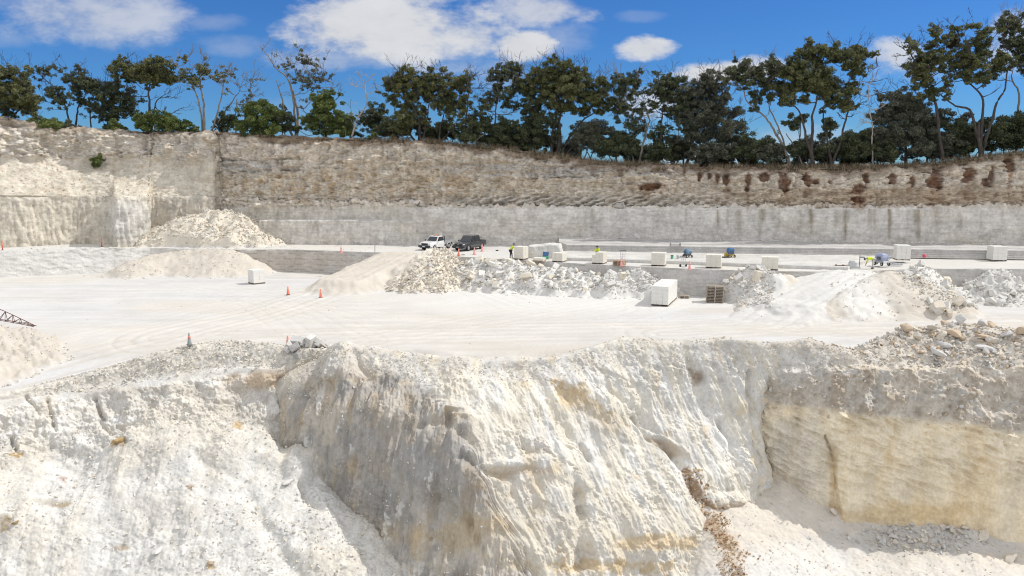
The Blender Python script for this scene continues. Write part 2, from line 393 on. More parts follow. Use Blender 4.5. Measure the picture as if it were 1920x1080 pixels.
slab('sawn_step', [(1048,466),(1062,471.5),(1300,475),(1700,480.5),(1920,483.5),(2300,488),(2800,496)], 4.02, 3.18, lambda x, y: baseD(x / y) + 1.5, BED * .98, grooves=4, seed=95)

# ---------------- the back cliff
TOPX = [-600,-300,0,60,100,200,300,370,430,530,640,800,900,1000,1060,1120,1280,1400,1640,1740,1800,1880,1920,2200,2600]
TOPY = [200,208,222,235,241,247,250,250,252,258,262,268,277,288,298,307,315,318,317,311,303,293,288,275,262]
def topY(px): return float(np.interp(px, TOPX, TOPY))
def lin(px, xs, ys): return float(np.interp(px, xs, ys))
rows = [[] for _ in range(8)]
for px, Dl, D in zip(BASEPX, BASED, SMOOTHD):
    t = topY(px)
    d1 = lin(px, [0, 330, 398, 414, 600, 2600], [7.5, 6, 3.4, 3.0, 2.6, 2.2]); d2 = lin(px, [0, 330, 398, 414, 600, 2600], [6.6, 5, 2.6, 2.2, 1.7, 1.5]); d3 = lin(px, [0, 398, 414, 2600], [1.2, 1.6, 1.2, 1.0]); d4 = lin(px, [0, 400, 490, 800, 2600], [.7, 1.0, .6, .35, .3])
    m = lin(px, [0, 330, 398, 414, 490, 1000, 1500, 2600], [300, 305, 310, 325, 335, 340, 350, 340])
    l = lin(px, [0, 330, 412, 490, 770, 810, 2600], [368, 370, 372, 378, 381, 388, 389])
    rows[0].append((px, t + 2, D + d1 + 3)); rows[1].append((px, t, D + d1))
    rows[2].append((px, (t + m) / 2, D + (d1 * .45 + d2 * .55))); rows[3].append((px, m, D + d2))
    rows[4].append((px, (m + l) / 2, D + (d2 + d3) / 2)); rows[5].append((px, l, Dl * .7 + D * .3 + d3))
    rows[6].append((px, l + 5, Dl + d4)); rows[7].append((px, pyz(1.8, Dl), Dl))
P = loft(rows, 1300, 300); N = grid_normals(P); PX, PY = PXL(P); BCP = P.copy()
N *= np.sign(-(N[..., 1:2]) + 1e-6)
L = sst(418, 404, PX)                                   # the left quarter of the cliff
TY = np.interp(PX, TOPX, TOPY)
PYW = PY + 3.0 * gn(P * .28, 77) + 1.8 * gn(P * 1.3, 78)
up = sst(392, 384, PYW) * (1 - L) + sst(306, 296, PY) * L  # the weathered upper beds
mid = sst(296, 310, PY) * sst(378, 366, PY) * L         # sloping waste under them, left
low = 1 - np.clip(up + mid, 0, 1)
big = fbm(P, 4, 101, scale=.16); mdn = fbm(P * np.array([1, 1, 1.8]), 5, 102, scale=.55); fin = fbm(P, 4, 103, scale=2.0)
f1, f2, idc = worley(P * np.array([.8, .8, 2.0]) + .35 * np.stack([fbm(P, 2, 91, scale=.9)] * 3, -1), 104, .8)
g1, g2, idg = worley(P * np.array([1, 1, 1.5]) + .2 * np.stack([fbm(P, 2, 92, scale=2)] * 3, -1), 105, 2.0)
ribs = fbm(P * np.array([1, 1, .13]), 3, 106, scale=2.8)
crack = sst(.10, .0, f2 - f1)
bedr = ridged(P * np.array([.22, .22, 1.5]), 4, 108, scale=.9)
dis = up * (.55 * big + .62 * mdn + .20 * bedr + .10 * (.5 - f1) - .10 * crack + .16 * (.5 - g1) + .30 * fin + .30 * ribs * (1 - L))
dis += up * L * (.95 * ridged(P * np.array([1, 1, .6]), 4, 107, scale=.30) - .5)
dis += mid * (.35 * big + .18 * mdn + .20 * (.45 - g1))
dis += low * (.08 * mdn + .26 * ribs * np.clip(L + .9 * sst(800, 700, PX), 0, 1) + .04 * fin + .05 * ribs)
dis += low * L * .2 * big
dis += 1.05 * sst(411, 414, PY + 1.5 * gn(P * .4, 5)) * sst(486, 494, PX) * sst(786, 770, PX + (412 - PY) * .5)   # the cut ledge
dis -= .5 * sst(391, 394, PY + 1.2 * mdn) * 0
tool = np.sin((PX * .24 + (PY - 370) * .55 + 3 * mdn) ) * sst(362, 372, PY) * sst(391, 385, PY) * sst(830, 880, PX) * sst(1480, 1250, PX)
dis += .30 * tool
# narrow shelves in the upper beds right of the corner
for (y0, x0, x1) in ((302, 405, 545), (323, 405, 560), (352, 980, 1120)):
    ly = y0 - (PX - 405) * .03 + 2.5 * gn(P * .5, 9)
    dis -= .75 * np.exp(-((PY - ly) / 1.5) ** 2) * sst(-.35, .1, gn(P * .7, 19)) * sst(x0 - 5, x0 + 5, PX) * sst(x1 + 30, x1 - 30, PX)
# solution pipes filled with red clay, weathered back
PIPES = [(1312,331,4,9,0),(1331,330,4,7,0),(1345,333,5,8,0),(1362,340,8,9,0),(1401,338,8,18,-8),(1433,335,10,9,0),(1470,340,12,16,15),(1514,338,8,14,14),(1530,341,6,5,0),(1555,342,5,5,0),(1612,354,12,11,0),(1624,332,6,12,10),(1672,334,9,10,0),(1710,340,8,9,0),(1750,338,19,18,0),(1816,326,14,14,0),(1846,342,9,8,0),(1858,322,5,22,0),(1893,309,12,15,0),(1213,352,22,8,0),(1608,376,15,8,0)]
clay = np.zeros(PX.shape)
for (a, b, rx, ry, rt) in PIPES:
    clay = np.maximum(clay, blob(PX, PY, a, b, rx * .95, ry * 1.0, .3 * fin + .5 * mdn, .2, -rt))
dis -= .45 * clay
blk1, blk2, idb = worley(P * np.array([.55, .55, 1.0]) + .5 * np.stack([fbm(P, 3, 93, scale=.6)] * 3, -1), 109, 1.1)
dis += up * (.45 * (idb - .5) * sst(.0, .12, blk2 - blk1))
edge = sst(0, 10, PY - TY)
dis *= .3 + .7 * edge
dis *= np.minimum(1, 1)
P = P + N * dis[..., None]
# colours of the beds
c = np.zeros(P.shape) + BED * np.array((1.27, 1.25, 1.22))
bed = fbm(P * np.array([.25, .25, 2.2]), 4, 110, scale=.8)
ut = np.array((.77, .66, .51))
c = mix(c, ut, up * (.62 + .3 * np.clip(bed + .5 * mdn, -1, 1)) * (1 - .45 * L))
c = mix(c, CREAM * .98, up * L * sst(-.4, .3, mdn) * .6)
c = mix(c, CREAM * .9, up * sst(.0, .5, bed + .3 * mdn) * .75)
c = mix(c, (.54, .40, .23), up * (1 - L) * sst(-.05, .35, fbm(P * np.array([1, 1, .3]), 3, 118, scale=.7)) * blob(PX, PY, 640, 345, 260, 26, .3 * mdn) * .7)
c = mix(c, BED * .93, up * blob(PX, PY, 1120, 318, 260, 16, .4 * mdn) * .7)
c = mix(c, BED, up * blob(PX, PY, 480, 312, 110, 11, .4 * mdn) * .8)
c = mix(c, (.56, .43, .27), up * blob(PX, PY, 870, 325, 420, 28, .5 * mdn + .4 * bed) * .5 * sst(.1, -.4, bed))
c = mix(c, BROWN * 2.0, up * sst(.50, .8, idg) * sst(.0, .5, mdn) * .5)
c *= (1 + up * (.22 * fbm(P, 3, 115, scale=2.4) + .16 * fbm(P * np.array([1, 1, .35]), 3, 116, scale=1.0)))[..., None]
c = mix(c, WHITE * .8, up * sst(.25, .55, fbm(P * np.array([.7, .7, 1.5]), 4, 117, scale=1.1)) * .5)
c = mix(c, BROWN * 1.3, up * crack * .35)
c = mix(c, (.46, .335, .22), up * (1 - L) * blob(PX, PY, 1700, 370, 330, 16, .6 * mdn) * .6)
c = mix(c, (.33, .21, .12), up * blob(PX, PY, 1210, 352, 40, 7, .6 * mdn) * .7)
c = mix(c, CREAM * .95, np.clip(mid * .95, 0, 1))
c = mix(c, TAN * 1.1, mid * sst(.2, .6, mdn + bed) * .4)
c = mix(c, CREAM * .98, low * L * .9)
c = mix(c, WHITE * .96, low * L * blob(PX, PY, 245, 415, 45, 45) * .9)
c = mix(c, CREAM * .83, low * (1 - L) * sst(820, 560, PX) * sst(470, 400, PY) * .5)
c = mix(c, CREAM * .88, low * (1 - L) * sst(-.1, .5, fbm(P * np.array([.2, .2, .6]), 3, 125, scale=.5)) * .45)
saw_ = np.abs((P[..., 2] / .42 + .12 * fbm(P, 2, 126, scale=.2)) % 1 - .5) * 2
c *= (1 - low * (1 - L) * (.10 * sst(.86, 1, saw_) + .10 * fbm(P * np.array([1, 1, .12]), 3, 127, scale=1.6)))[..., None]
c *= (1 - low * .10 * sst(-.1, .5, fbm(P * np.array([.3, .3, 3]), 3, 111, scale=1.2)))[..., None]
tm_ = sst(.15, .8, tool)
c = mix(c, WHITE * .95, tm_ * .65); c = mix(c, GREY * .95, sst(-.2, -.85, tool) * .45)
c = mix(c, WHITE * .95, np.exp(-((PY - 413.5) / 1.6) ** 2) * sst(486, 494, PX) * sst(786, 770, PX) * .8)  # sunlit top of the cut ledge, painted on as a white line
c = mix(c, SAND * .84, low * L * sst(286, 296, PX) * .8)
# drips from the ledge
for k, (a, w, ln, s) in enumerate([(1287,2,34,.6),(1346,3,42,.75),(1364,2,36,.6),(1386,7,48,.6),(1425,3,60,.75),(1431,5,30,.8),(1461,2,40,.5),(1500,2,38,.4),(1520,6,40,.75),(1521,2,62,.5),(1568,5,36,.4),(1585,3,70,1.0),(1590,3,28,.5),(1632,6,44,.5),(1640,3,52,.5),(1668,4,66,.95),(1716,3,44,.5),(1722,5,70,.9),(1800,5,56,.6),(1755,2,40,.4),(1840,2,36,.3),(1880,3,30,.3),(1256,2,20,.4),(1110,3,24,.3),(900,4,18,.3),(930,2,22,.3)]):
    wob = PX + 1.5 * gn(np.stack([PX * 0, PY * .06, PX * 0 + k], -1), 7)
    c = mix(c, (.255, .205, .13), np.clip(np.exp(-((wob - a) / (w * .9)) ** 2), 0, .85) * sst(391, 394, PY) * sst(393 + ln, 393 + ln * .55, PY) * s * 1.1 * (.8 + .4 * fbm(P * np.array([1, 1, .1]), 2, 33, scale=3)))
tail = np.zeros(PX.shape)
for k, (a, b, rx, ry, rt) in enumerate(PIPES): tail = np.maximum(tail, blob(PX, PY, a + 3 * math.sin(k * 2.3), b + ry * 1.2, rx * (.5 + .25 * math.sin(k)), ry * (1.5 + .6 * math.cos(k * 1.7)), .5 * mdn + .3 * fin, .8) * (.35 + .3 * math.sin(k * 1.3) ** 2))
c = mix(c, (.33, .20, .12), tail)
c = mix(c, CLAY * 1.2 * 1.0, clay * (.8 + .15 * np.clip(fin * 2, -1, 1)))
# dark soil and roots along the top
soil = sst(16, 1, PY - TY + 6 * mdn + 5 * big) * (1 - .35 * L)
c = mix(c, (.20, .135, .085), soil * .85)
SHEET['back_cliff'] = (P, PX, PY)
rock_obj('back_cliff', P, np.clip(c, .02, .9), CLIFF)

# plateau behind the cliff top, out to the horizon
pxs = np.linspace(-900, 2900, 420)
rowsP = []
TE = {}
tD = np.array([np.interp(p, BASEPX, SMOOTHD) + lin(p, [0, 330, 398, 414, 600, 2600], [7.5, 6, 3.4, 3.0, 2.6, 2.2]) for p in pxs]); tYv = np.interp(pxs, TOPX, TOPY)
TW = Q(pxs, tYv, tD)
def plateau_z(u, dist):
    z = np.interp(u, TW[:, 0] / TW[:, 1], TW[:, 2]); return 14.2 + (z - 14.2) * np.exp(-np.maximum(dist, 0) / 60.0)
for d in (-.25, .6, 2, 4, 7, 11, 18, 30, 60, 130, 300, 800, 2500, 6000):
    YY = tD + d; uq = TW[:, 0] / TW[:, 1]
    q = np.stack([YY * uq, YY, plateau_z(uq, d)], -1)
    q[:, 2] += .18 * fbm(q, 3, 120, scale=.4) * (1 if d > 0 else .3) + (.12 if 0 < d < 5 else 0)
    rowsP.append(q)
P = np.array(rowsP)[::-1]
c = np.zeros(P.shape) + np.array((.17, .13, .085)); c *= (1 + .3 * fbm(P, 3, 121, scale=.5))[..., None]
rock_obj('plateau', P, c, ROCK)

# ---------------- the near rim and the pit below it
def crest(px): return float(np.interp(px, [r[0] for r in RIM], [r[1] for r in RIM]))
def crestD(px): return float(np.interp(px, [r[0] for r in RIM], RIMW[:, 1]))
def tuck(px, D, dz=.55):
    D2 = D + 2.6; x = W(px, 600, 0)[0] / W(px, 600, 0)[1] * D2
    return (px, pyz(float(floor_base(np.array(x), np.array(D2))) - dz, D2), D2)
# left talus slope: columns from far left to the foot of the spur
S1 = [[(-500,850,45),(-500,862,44.6),(-500,870,44.4),(-500,930,43.4),(-500,965,42.8),(-500,1025,41.7),(-500,1095,40.6),(-500,1200,39)],
 [(-200,775,48.7),(-200,789,48.3),(-200,797,48.0),(-200,865,46.8),(-200,910,45.8),(-200,990,44),(-200,1085,42.4),(-200,1200,40.6)],
 [(0,738,51.9),(0,752,51.5),(0,762,51.1),(0,835,49.6),(0,885,48.3),(0,975,46),(0,1080,44),(0,1200,41.8)],
 [(150,703,54.4),(150,728,53.8),(150,742,53.3),(150,825,51.5),(150,880,49.9),(150,975,47.2),(150,1080,45),(150,1200,42.7)],
 [(300,660,56.1),(300,700,55.2),(300,722,54.6),(300,800,52.8),(310,870,50.7),(350,975,47.8),(390,1080,45.6),(420,1200,43.2)],
 [(430,638,57.6),(430,686,56.2),(435,700,55.8),(425,790,54.2),(470,870,52.4),(560,975,49.3),(620,1080,47.1),(680,1200,44.7)],
 [(560,652,57.4),(530,690,56.4),(515,702,56.0),(505,815,55.2),(560,865,53.9),(665,970,51.0),(745,1078,48.7),(830,1200,46.3)],
 [(640,655,58.6),(600,700,58.6),(585,730,58.4),(570,830,57.2),(640,890,56.2),(740,970,53.6),(830,1060,51.4),(910,1180,49)]]
rows = [[tuck(cl[0][0], cl[0][2]) for cl in S1]] + [[cl[k] for cl in S1] for k in range(8)]
P = loft(rows, 900, 620); N = grid_normals(P); N *= np.sign(N[..., 2:3] + .2 * -N[..., 1:2]); PX, PY = PXL(P)
ySh = np.interp(PX, [-500,0,150,300,435,515,600], [866,757,735,712,694,696,700])
yCr = np.interp(PX, [r[0] for r in RIM], [r[1] for r in RIM])
berm = sst(ySh - 2, ySh - 16, PY) * sst(-.2, .1, (PY - yCr + 20) / 100)
face = sst(4, 16, PY - ySh) * sst(125, 75, PY - ySh + 20 * gn(P * .3, 2)); tal = sst(70, 125, PY - ySh)
big = fbm(P, 4, 201, scale=.18); mdn = fbm(P, 5, 202, scale=.7); fin = fbm(P, 3, 203, scale=3.2)
f1, f2, idc = worley(P, 204, 1.25); g1, g2, idg = worley(P, 205, 3.6)
runs = fbm(P * np.array([1, .25, .25]) + np.array([0, 0, 0]), 4, 206, scale=.9)
lump = ridged(P * np.array([1, .7, .7]), 5, 208, scale=.3)
dis = berm * (.12 * mdn + .10 * (.4 - g1)) + face * (.6 * big + .42 * mdn + .14 * lump + .10 * (.45 - f1) + .10 * fin + .08 * (.4 - g1)) + tal * (.42 * big + .16 * runs + .10 * lump * sst(-.3, .3, big) + .08 * mdn + .05 * fin * sst(-.1, .4, mdn) + .04 * (.4 - g1))
def crease(pts, w, depth, PX=None):
    global _d
    d, t = seg_dist(PX_[0], PX_[1], pts); return -depth * np.exp(-(d / w) ** 2)
PX_ = (PX + 5 * gn(P * .8, 31), PY + 5 * gn(P * .8, 32))
for pts, w, dp in (([(88,750),(96,790),(104,812)], 4, .35), ([(178,742),(186,775),(192,785)], 4, .45), ([(20,820),(32,850)], 4, .35), ([(186,790),(205,812),(240,835)], 4, .25),
                   ([(470,930),(510,1000),(560,1080)], 16, .35), ([(560,900),(600,950)], 9, .3), ([(50,745),(70,772)], 4, .3)):
    dis += crease(pts, w, dp)
dis += .55 * blob(PX, PY, 455, 850, 55, 35, .4 * mdn) + .8 * blob(PX, PY, 565, 865, 26, 34, .3 * mdn, rot=35) - .35 * blob(PX, PY, 110, 860, 45, 25, .3 * mdn) + .3 * blob(PX, PY, 330, 870, 40, 60, .4 * mdn, rot=-20)
dis *= sst(-6, 10, PY - yCr) * sst(1.0, .9, np.linspace(0, 1, P.shape[1])[None, :]) + .15
P = P + N * dis[..., None]
# the drive on the shelf below the berm is smooth
c = np.zeros(P.shape) + WHITE * (1.0 + .05 * mdn)[..., None]
c = mix(c, CREAM * .98, sst(-.3, .6, big + .5 * runs) * .6)
c = mix(c, CREAM * .92, berm * .6); c = mix(c, GREY * 1.0, berm * sst(.6, .9, idg) * .5)
c = mix(c, SAND * .95, face * sst(-.2, .6, fbm(P * np.array([.3, .3, 2]), 3, 210, scale=.9)) * .45)
c = mix(c, TAN * 1.25, blob(PX, PY, 495, 712, 70, 18, .5 * mdn) * .9)
c = mix(c, SAND * .85, blob(PX, PY, 330, 732, 170, 7, .6 * mdn) * .6)
c = mix(c, SAND * .9, blob(PX, PY, 440, 765, 90, 28, .6 * mdn) * .4)
c = mix(c, SAND, blob(PX, PY, 290, 955, 60, 50, .4 * mdn, .8) * .35)
for (a, b, rx, ry, col) in ((225,838,18,5,OCHRE*.8),(118,895,9,6,(.28,.12,.07)),(118,945,16,5,OCHRE*.7),(12,985,12,18,OCHRE*.6),(30,860,14,4,OCHRE),(445,800,10,8,OCHRE),(395,1060,10,6,OCHRE*.9),(357,916,6,5,TAN),(225,1025,14,6,TAN),(100,940,30,6,CREAM*.6)):
    c = mix(c, col, blob(PX, PY, a, b, rx, ry, .5 * fin + .4 * mdn) * .8)
c = mix(c, GREY * 1.05, tal * sst(.72, .95, idg) * .35)
SHEET['talus_slope'] = (P, PX, PY)
rock_obj('talus_slope', P, np.clip(c, .02, .88), ROCK)

# the spur in the middle
S2 = dict(
 px=[[505,545,600,640,740,850,960,1060,1170,1270,1370,1450,1470],[508,545,600,650,745,855,970,1075,1190,1295,1395,1460,1480],[512,550,615,680,765,870,990,1110,1240,1350,1415,1432,1470],[518,570,635,705,785,885,1010,1140,1270,1370,1425,1442,1470],[540,600,670,735,815,910,1030,1160,1280,1350,1400,1415,1440],[580,640,710,780,850,940,1050,1170,1280,1340,1380,1400,1430],[600,660,730,800,870,950,1060,1180,1290,1350,1390,1410,1440]],
 py=[[708,698,665,643,658,674,672,664,634,640,634,645,650],[740,735,725,715,715,715,715,712,700,700,695,700,710],[790,785,785,785,790,790,790,790,790,785,780,780,790],[840,850,865,870,880,880,880,880,875,870,870,870,880],[860,895,930,950,970,975,980,980,970,965,965,970,980],[900,950,1010,1060,1090,1100,1100,1100,1090,1080,1070,1070,1080],[1010,1060,1120,1170,1200,1210,1210,1210,1200,1190,1180,1180,1190]],
 D=[[57,56.9,57.1,57.2,57.0,55.8,55.9,56.5,58,58.0,57.9,58,60],[56.6,56.0,55.2,54.7,54.6,54.2,54.6,55.2,56.2,56.8,57.2,58,61],[56.2,55.1,53.9,52.8,51.8,51.4,52.7,54.0,55.2,56.2,56.9,58.3,62],[55.8,54.5,53.0,51.5,50.2,49.6,50.9,52.2,53.6,54.8,55.9,57,61],[55,53.6,52,50.5,49.3,48.7,49.6,50.6,51.8,52.9,54.3,55.5,60],[55,53,51,49.2,47.8,47.1,47.7,48.6,49.6,50.8,52.4,54,58],[54,52,50,48,46.4,45.6,46.2,47,48,49,50.6,52,56]])
rows = [[tuck(a, d) for a, d in zip(S2['px'][0], S2['D'][0])]] + [list(zip(S2['px'][k], S2['py'][k], S2['D'][k])) for k in range(7)]
rows[0][0] = (505, 715, 59); rows[0][1] = (545, 705, 59); rows[0][2] = (600, 690, 60)
P = loft(rows, 1150, 640); N = grid_normals(P); N *= np.sign(-N[..., 1:2] + .5 * N[..., 2:3]); PX, PY = PXL(P)
yCr = np.interp(PX, S2['px'][0], S2['py'][0])
dn = np.clip((PY - yCr) / 430.0, 0, 1)
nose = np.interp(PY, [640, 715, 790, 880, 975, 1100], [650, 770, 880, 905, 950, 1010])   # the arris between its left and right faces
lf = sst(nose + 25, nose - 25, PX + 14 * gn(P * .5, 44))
big = fbm(P, 4, 301, scale=.17); mdn = fbm(P, 5, 302, scale=.7); fin = fbm(P, 4, 303, scale=3.0)
# fluting: runs straight down the left face, down and to the right on the right face
ax = P[..., 0] - P[..., 2] * (.25 * (1 - lf)) * -1.0
FLp = np.stack([P[..., 0] + .42 * P[..., 2] * (1 - lf) - .10 * P[..., 2] * lf, P[..., 1] * .35, P[..., 2] * .10], -1)
flu = fbm(FLp, 4, 304, scale=1.15); flu2 = ridged(FLp, 4, 306, scale=.7)
f1, f2, idc = worley(P, 305, .8); g1, g2, idg = worley(P, 307, 3.4)
cap = sst(60, 15, PY - yCr)
dis = .55 * big + .10 * mdn + .34 * flu * (1 - cap) * (.45 + .35 * lf) + .16 * flu2 * (1 - cap) * (.5 + .5 * lf) + .03 * fin + .10 * fin * sst(.1, .5, fbm(P, 3, 330, scale=.4)) + .05 * (1 - lf) * (1 - cap) * fbm(np.stack([P[..., 0] + .42 * P[..., 2], P[..., 1] * .5, P[..., 2] * .12], -1), 3, 332, scale=4.0) + .05 * (.4 - g1) * (cap + sst(0, .3, mdn))
chunk = (1 - lf) * sst(.05, .35, fbm(P, 3, 309, scale=.35)) * (1 - cap)
dis += lf * (1 - cap) * .12 * fbm(np.stack([P[..., 0] * 1.0, P[..., 1] * .5, P[..., 2] * .16], -1), 3, 331, scale=3.2)
dis += chunk * (.10 * mdn + .05 * fin)
PX_ = (PX + 6 * gn(P * .9, 31), PY + 6 * gn(P * .9, 32))
for pts, w, dp in (([(1188,782),(1215,815),(1250,838),(1268,848)], 6, .5), ([(1268,848),(1285,885),(1300,920),(1330,960),(1360,985)], 9, .35), ([(1405,700),(1412,790),(1425,860),(1418,940)], 6, .4), ([(1300,690),(1320,712)], 12, .5),
                   ([(1355,790),(1372,830),(1380,880)], 6, .4), ([(1085,835),(1105,860)], 8, .5), ([(870,860),(900,880),(960,890)], 9, .5), ([(660,655),(690,710)], 8, .35), ([(1050,730),(1075,770),(1130,790)], 10, .2), ([(1130,720),(1200,780),(1290,880)], 6, .2),
                   ([(790,800),(840,790),(880,830)], 8, .3), ([(1000,700),(1060,820),(1090,960)], 9, .25), ([(1080,930),(1090,1060)], 14, .5), ([(950,1000),(1000,1080)], 14, .4), ([(800,930),(860,960),(890,1010)], 12, .5)):
    dis += crease(pts, w, dp)
dis += .35 * blob(PX, PY, 950, 872, 70, 10, .7 * mdn + .3 * fin, rot=-10) + .3 * blob(PX, PY, 1240, 824, 45, 8, .5 * mdn, rot=28) + .4 * blob(PX, PY, 1362, 943, 26, 18, .6 * mdn) - .3 * blob(PX, PY, 1355, 1000, 30, 35, .3 * mdn)
dis += .6 * blob(PX, PY, 640, 680, 32, 38, .3 * mdn) + .4 * blob(PX, PY, 1000, 1010, 70, 40, .4 * mdn) + .4 * blob(PX, PY, 1180, 1010, 120, 50, .4 * mdn) + .25 * np.sin(PX / 16.0 + 2 * mdn) * blob(PX, PY, 1180, 1050, 150, 40)
dis += (1 - lf) * (1 - cap) * .18 * sst(.25, .6, ridged(np.stack([P[..., 0] * .5, P[..., 1] * .5, P[..., 2] * 1.6 + P[..., 0] * .6], -1), 4, 340, scale=.55)) * sst(-.1, .4, fbm(P, 2, 341, scale=.25))
dis *= sst(-10, 14, PY - yCr) * sst(1.0, .965, np.linspace(0, 1, P.shape[1])[None, :]) + .1
P = P + N * dis[..., None]
c = np.zeros(P.shape) + WHITE * (1.0 + .05 * mdn)[..., None]
c = mix(c, (.735, .675, .555), sst(-.5, .4, fbm(FLp, 4, 333, scale=1.2) + .5 * big) * .8)
c = mix(c, OCHRE * 1.25, (1 - lf) * sst(.35, .75, fbm(P, 4, 335, scale=.5) + .3 * flu) * .35)
c = mix(c, SAND * .85, cap * .5 * sst(-.5, .4, mdn)); c = mix(c, GREY * 1.1, cap * sst(.7, .9, idg) * .4)
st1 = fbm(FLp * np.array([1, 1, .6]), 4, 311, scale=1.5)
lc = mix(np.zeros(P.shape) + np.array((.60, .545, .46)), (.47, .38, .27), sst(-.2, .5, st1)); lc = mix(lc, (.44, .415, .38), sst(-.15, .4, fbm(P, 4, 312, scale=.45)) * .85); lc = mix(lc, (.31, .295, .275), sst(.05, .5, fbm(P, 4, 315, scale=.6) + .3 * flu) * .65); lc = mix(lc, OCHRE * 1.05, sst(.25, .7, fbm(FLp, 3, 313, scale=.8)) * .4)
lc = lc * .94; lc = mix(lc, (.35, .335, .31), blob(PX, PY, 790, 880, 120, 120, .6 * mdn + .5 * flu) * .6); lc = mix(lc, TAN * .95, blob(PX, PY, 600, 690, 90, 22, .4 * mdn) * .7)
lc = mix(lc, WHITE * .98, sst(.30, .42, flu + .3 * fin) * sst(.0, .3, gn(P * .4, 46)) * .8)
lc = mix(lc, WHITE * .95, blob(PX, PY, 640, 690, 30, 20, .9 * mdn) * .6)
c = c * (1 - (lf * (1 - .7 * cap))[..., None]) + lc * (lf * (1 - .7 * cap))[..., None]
c = mix(c, OCHRE * 1.1, (1 - lf) * blob(PX, PY, 1090, 756, 52, 20, .8 * mdn + .8 * fin, rot=28) * .65)
c = mix(c, CREAM * .85, (1 - lf) * blob(PX, PY, 1120, 790, 60, 22, .5 * mdn, rot=30) * .6)
c = mix(c, BROWN * 1.3, blob(PX, PY, 1310, 704, 14, 14, .7 * mdn) * .7)
c = mix(c, CREAM * .9, blob(PX, PY, 1190, 1010, 190, 50, .5 * mdn) * .6)
c = mix(c, OCHRE * 1.1, blob(PX, PY, 1130, 1063, 130, 12, 1.0 * mdn + .6 * fin) * .6); c = mix(c, OCHRE * 1.2, blob(PX, PY, 1240, 1020, 110, 14, .9 * mdn) * .5)
c = mix(c, CREAM * .85, blob(PX, PY, 930, 1010, 110, 70, .5 * mdn) * .6); c = mix(c, OCHRE, blob(PX, PY, 850, 1000, 90, 30, .8 * mdn) * .4)
c = mix(c, OCHRE * 1.05, blob(PX, PY, 1000, 900, 40, 50, .9 * mdn) * .3)
c = mix(c, TAN * 1.15, blob(PX, PY, 1250, 836, 36, 8, .4 * mdn, rot=25) * .7); c = mix(c, TAN * 1.1, blob(PX, PY, 970, 882, 60, 8, .4 * mdn) * .6)
c = mix(c, TAN * 1.1, blob(PX, PY, 1365, 955, 40, 16, .5 * mdn) * .8)
d, t = seg_dist(PX_[0], PX_[1], [(1290,880),(1310,920),(1345,975),(1372,1040),(1385,1100)])
c = mix(c, (.34, .20, .10), sst(9, 0, d + 18 * mdn + 9 * fin - 3 * t) * .8)
c = mix(c, CREAM * .9, (1 - lf) * sst(.25, .6, fbm(P, 3, 320, scale=.3)) * .35)
c = mix(c, TAN * 1.2, (1 - lf) * sst(.45, .7, flu) * .25)
SHEET['front_cliff'] = (P, PX, PY)
rock_obj('front_cliff', P, np.clip(c, .02, .9), FACE)

# the recessed wall on the right
S3 = [[(1395, 650, 59.5), (1395, 690, 60), (1395, 760, 60), (1395, 840, 60), (1400, 900, 59), (1400, 990, 58.6)], [(1440, 645, 58), (1440, 690, 58), (1440, 760, 57.6), (1440, 840, 57.6), (1450, 900, 57.5), (1450, 990, 57.1)], [(1520, 636, 58.1), (1520, 690, 57.2), (1520, 765, 56.5), (1525, 850, 56.4), (1530, 935, 56.3), (1530, 1025, 56.0)], [(1600, 655, 57.8), (1600, 690, 56.8), (1600, 775, 55.8), (1600, 865, 55.6), (1600, 970, 55.4), (1600, 1060, 55.1)], [(1700, 617, 60.6), (1700, 690, 56.6), (1700, 790, 55.1), (1700, 880, 54.9), (1700, 985, 54.6), (1700, 1075, 54.3)], [(1800, 610, 60.5), (1800, 690, 56.4), (1800, 800, 54.5), (1800, 890, 54.2), (1800, 995, 53.9), (1800, 1085, 53.6)], [(1920, 618, 59.4), (1920, 690, 55.9), (1920, 815, 53.9), (1920, 900, 53.6), (1920, 1015, 53.1), (1920, 1105, 52.8)], [(2150, 620, 59), (2150, 700, 55), (2150, 820, 53.1), (2150, 910, 52.6), (2150, 1030, 52.1), (2150, 1120, 51.8)], [(2500, 620, 59), (2500, 700, 54.5), (2500, 830, 52.4), (2500, 920, 51.8), (2500, 1050, 51.1), (2500, 1140, 50.8)]]
rows = [[tuck(cl[0][0], cl[0][2]) for cl in S3]] + [[cl[k] for cl in S3] for k in range(6)]
P = loft(rows, 900, 520); N = grid_normals(P); N *= np.sign(-N[..., 1:2] + .5 * N[..., 2:3]); PX, PY = PXL(P)
yCr = np.interp(PX, [r[0] for r in RIM], [r[1] for r in RIM])
yB = np.interp(PX, [1440,1600,1700,1800,1920,2500], [752,772,785,797,812,828]) + 10 * gn(P * .35, 8)
yT = np.interp(PX, [1440,1520,1600,1700,1920,2500], [694,692,690,694,690,700])
rub = sst(8, -8, PY - yT); band = (1 - rub) * sst(8, -8, PY - yB); wall = 1 - rub - band
big = fbm(P, 4, 401, scale=.2); mdn = fbm(P, 5, 402, scale=.75); fin = fbm(P, 4, 403, scale=3.0)
f1, f2, idc = worley(P, 404, 1.3); g1, g2, idg = worley(P, 405, 3.6)
LP = np.stack([P[..., 0] * .45 + P[..., 2] * .25, P[..., 1] * .5, P[..., 2] * 1.3 + P[..., 0] * .35], -1)
lay = ridged(LP + .25 * np.stack([fbm(P, 2, 409, scale=.5)] * 3, -1), 4, 407, scale=1.1); ver = fbm(P * np.array([1, 1, .12]), 3, 408, scale=1.5)
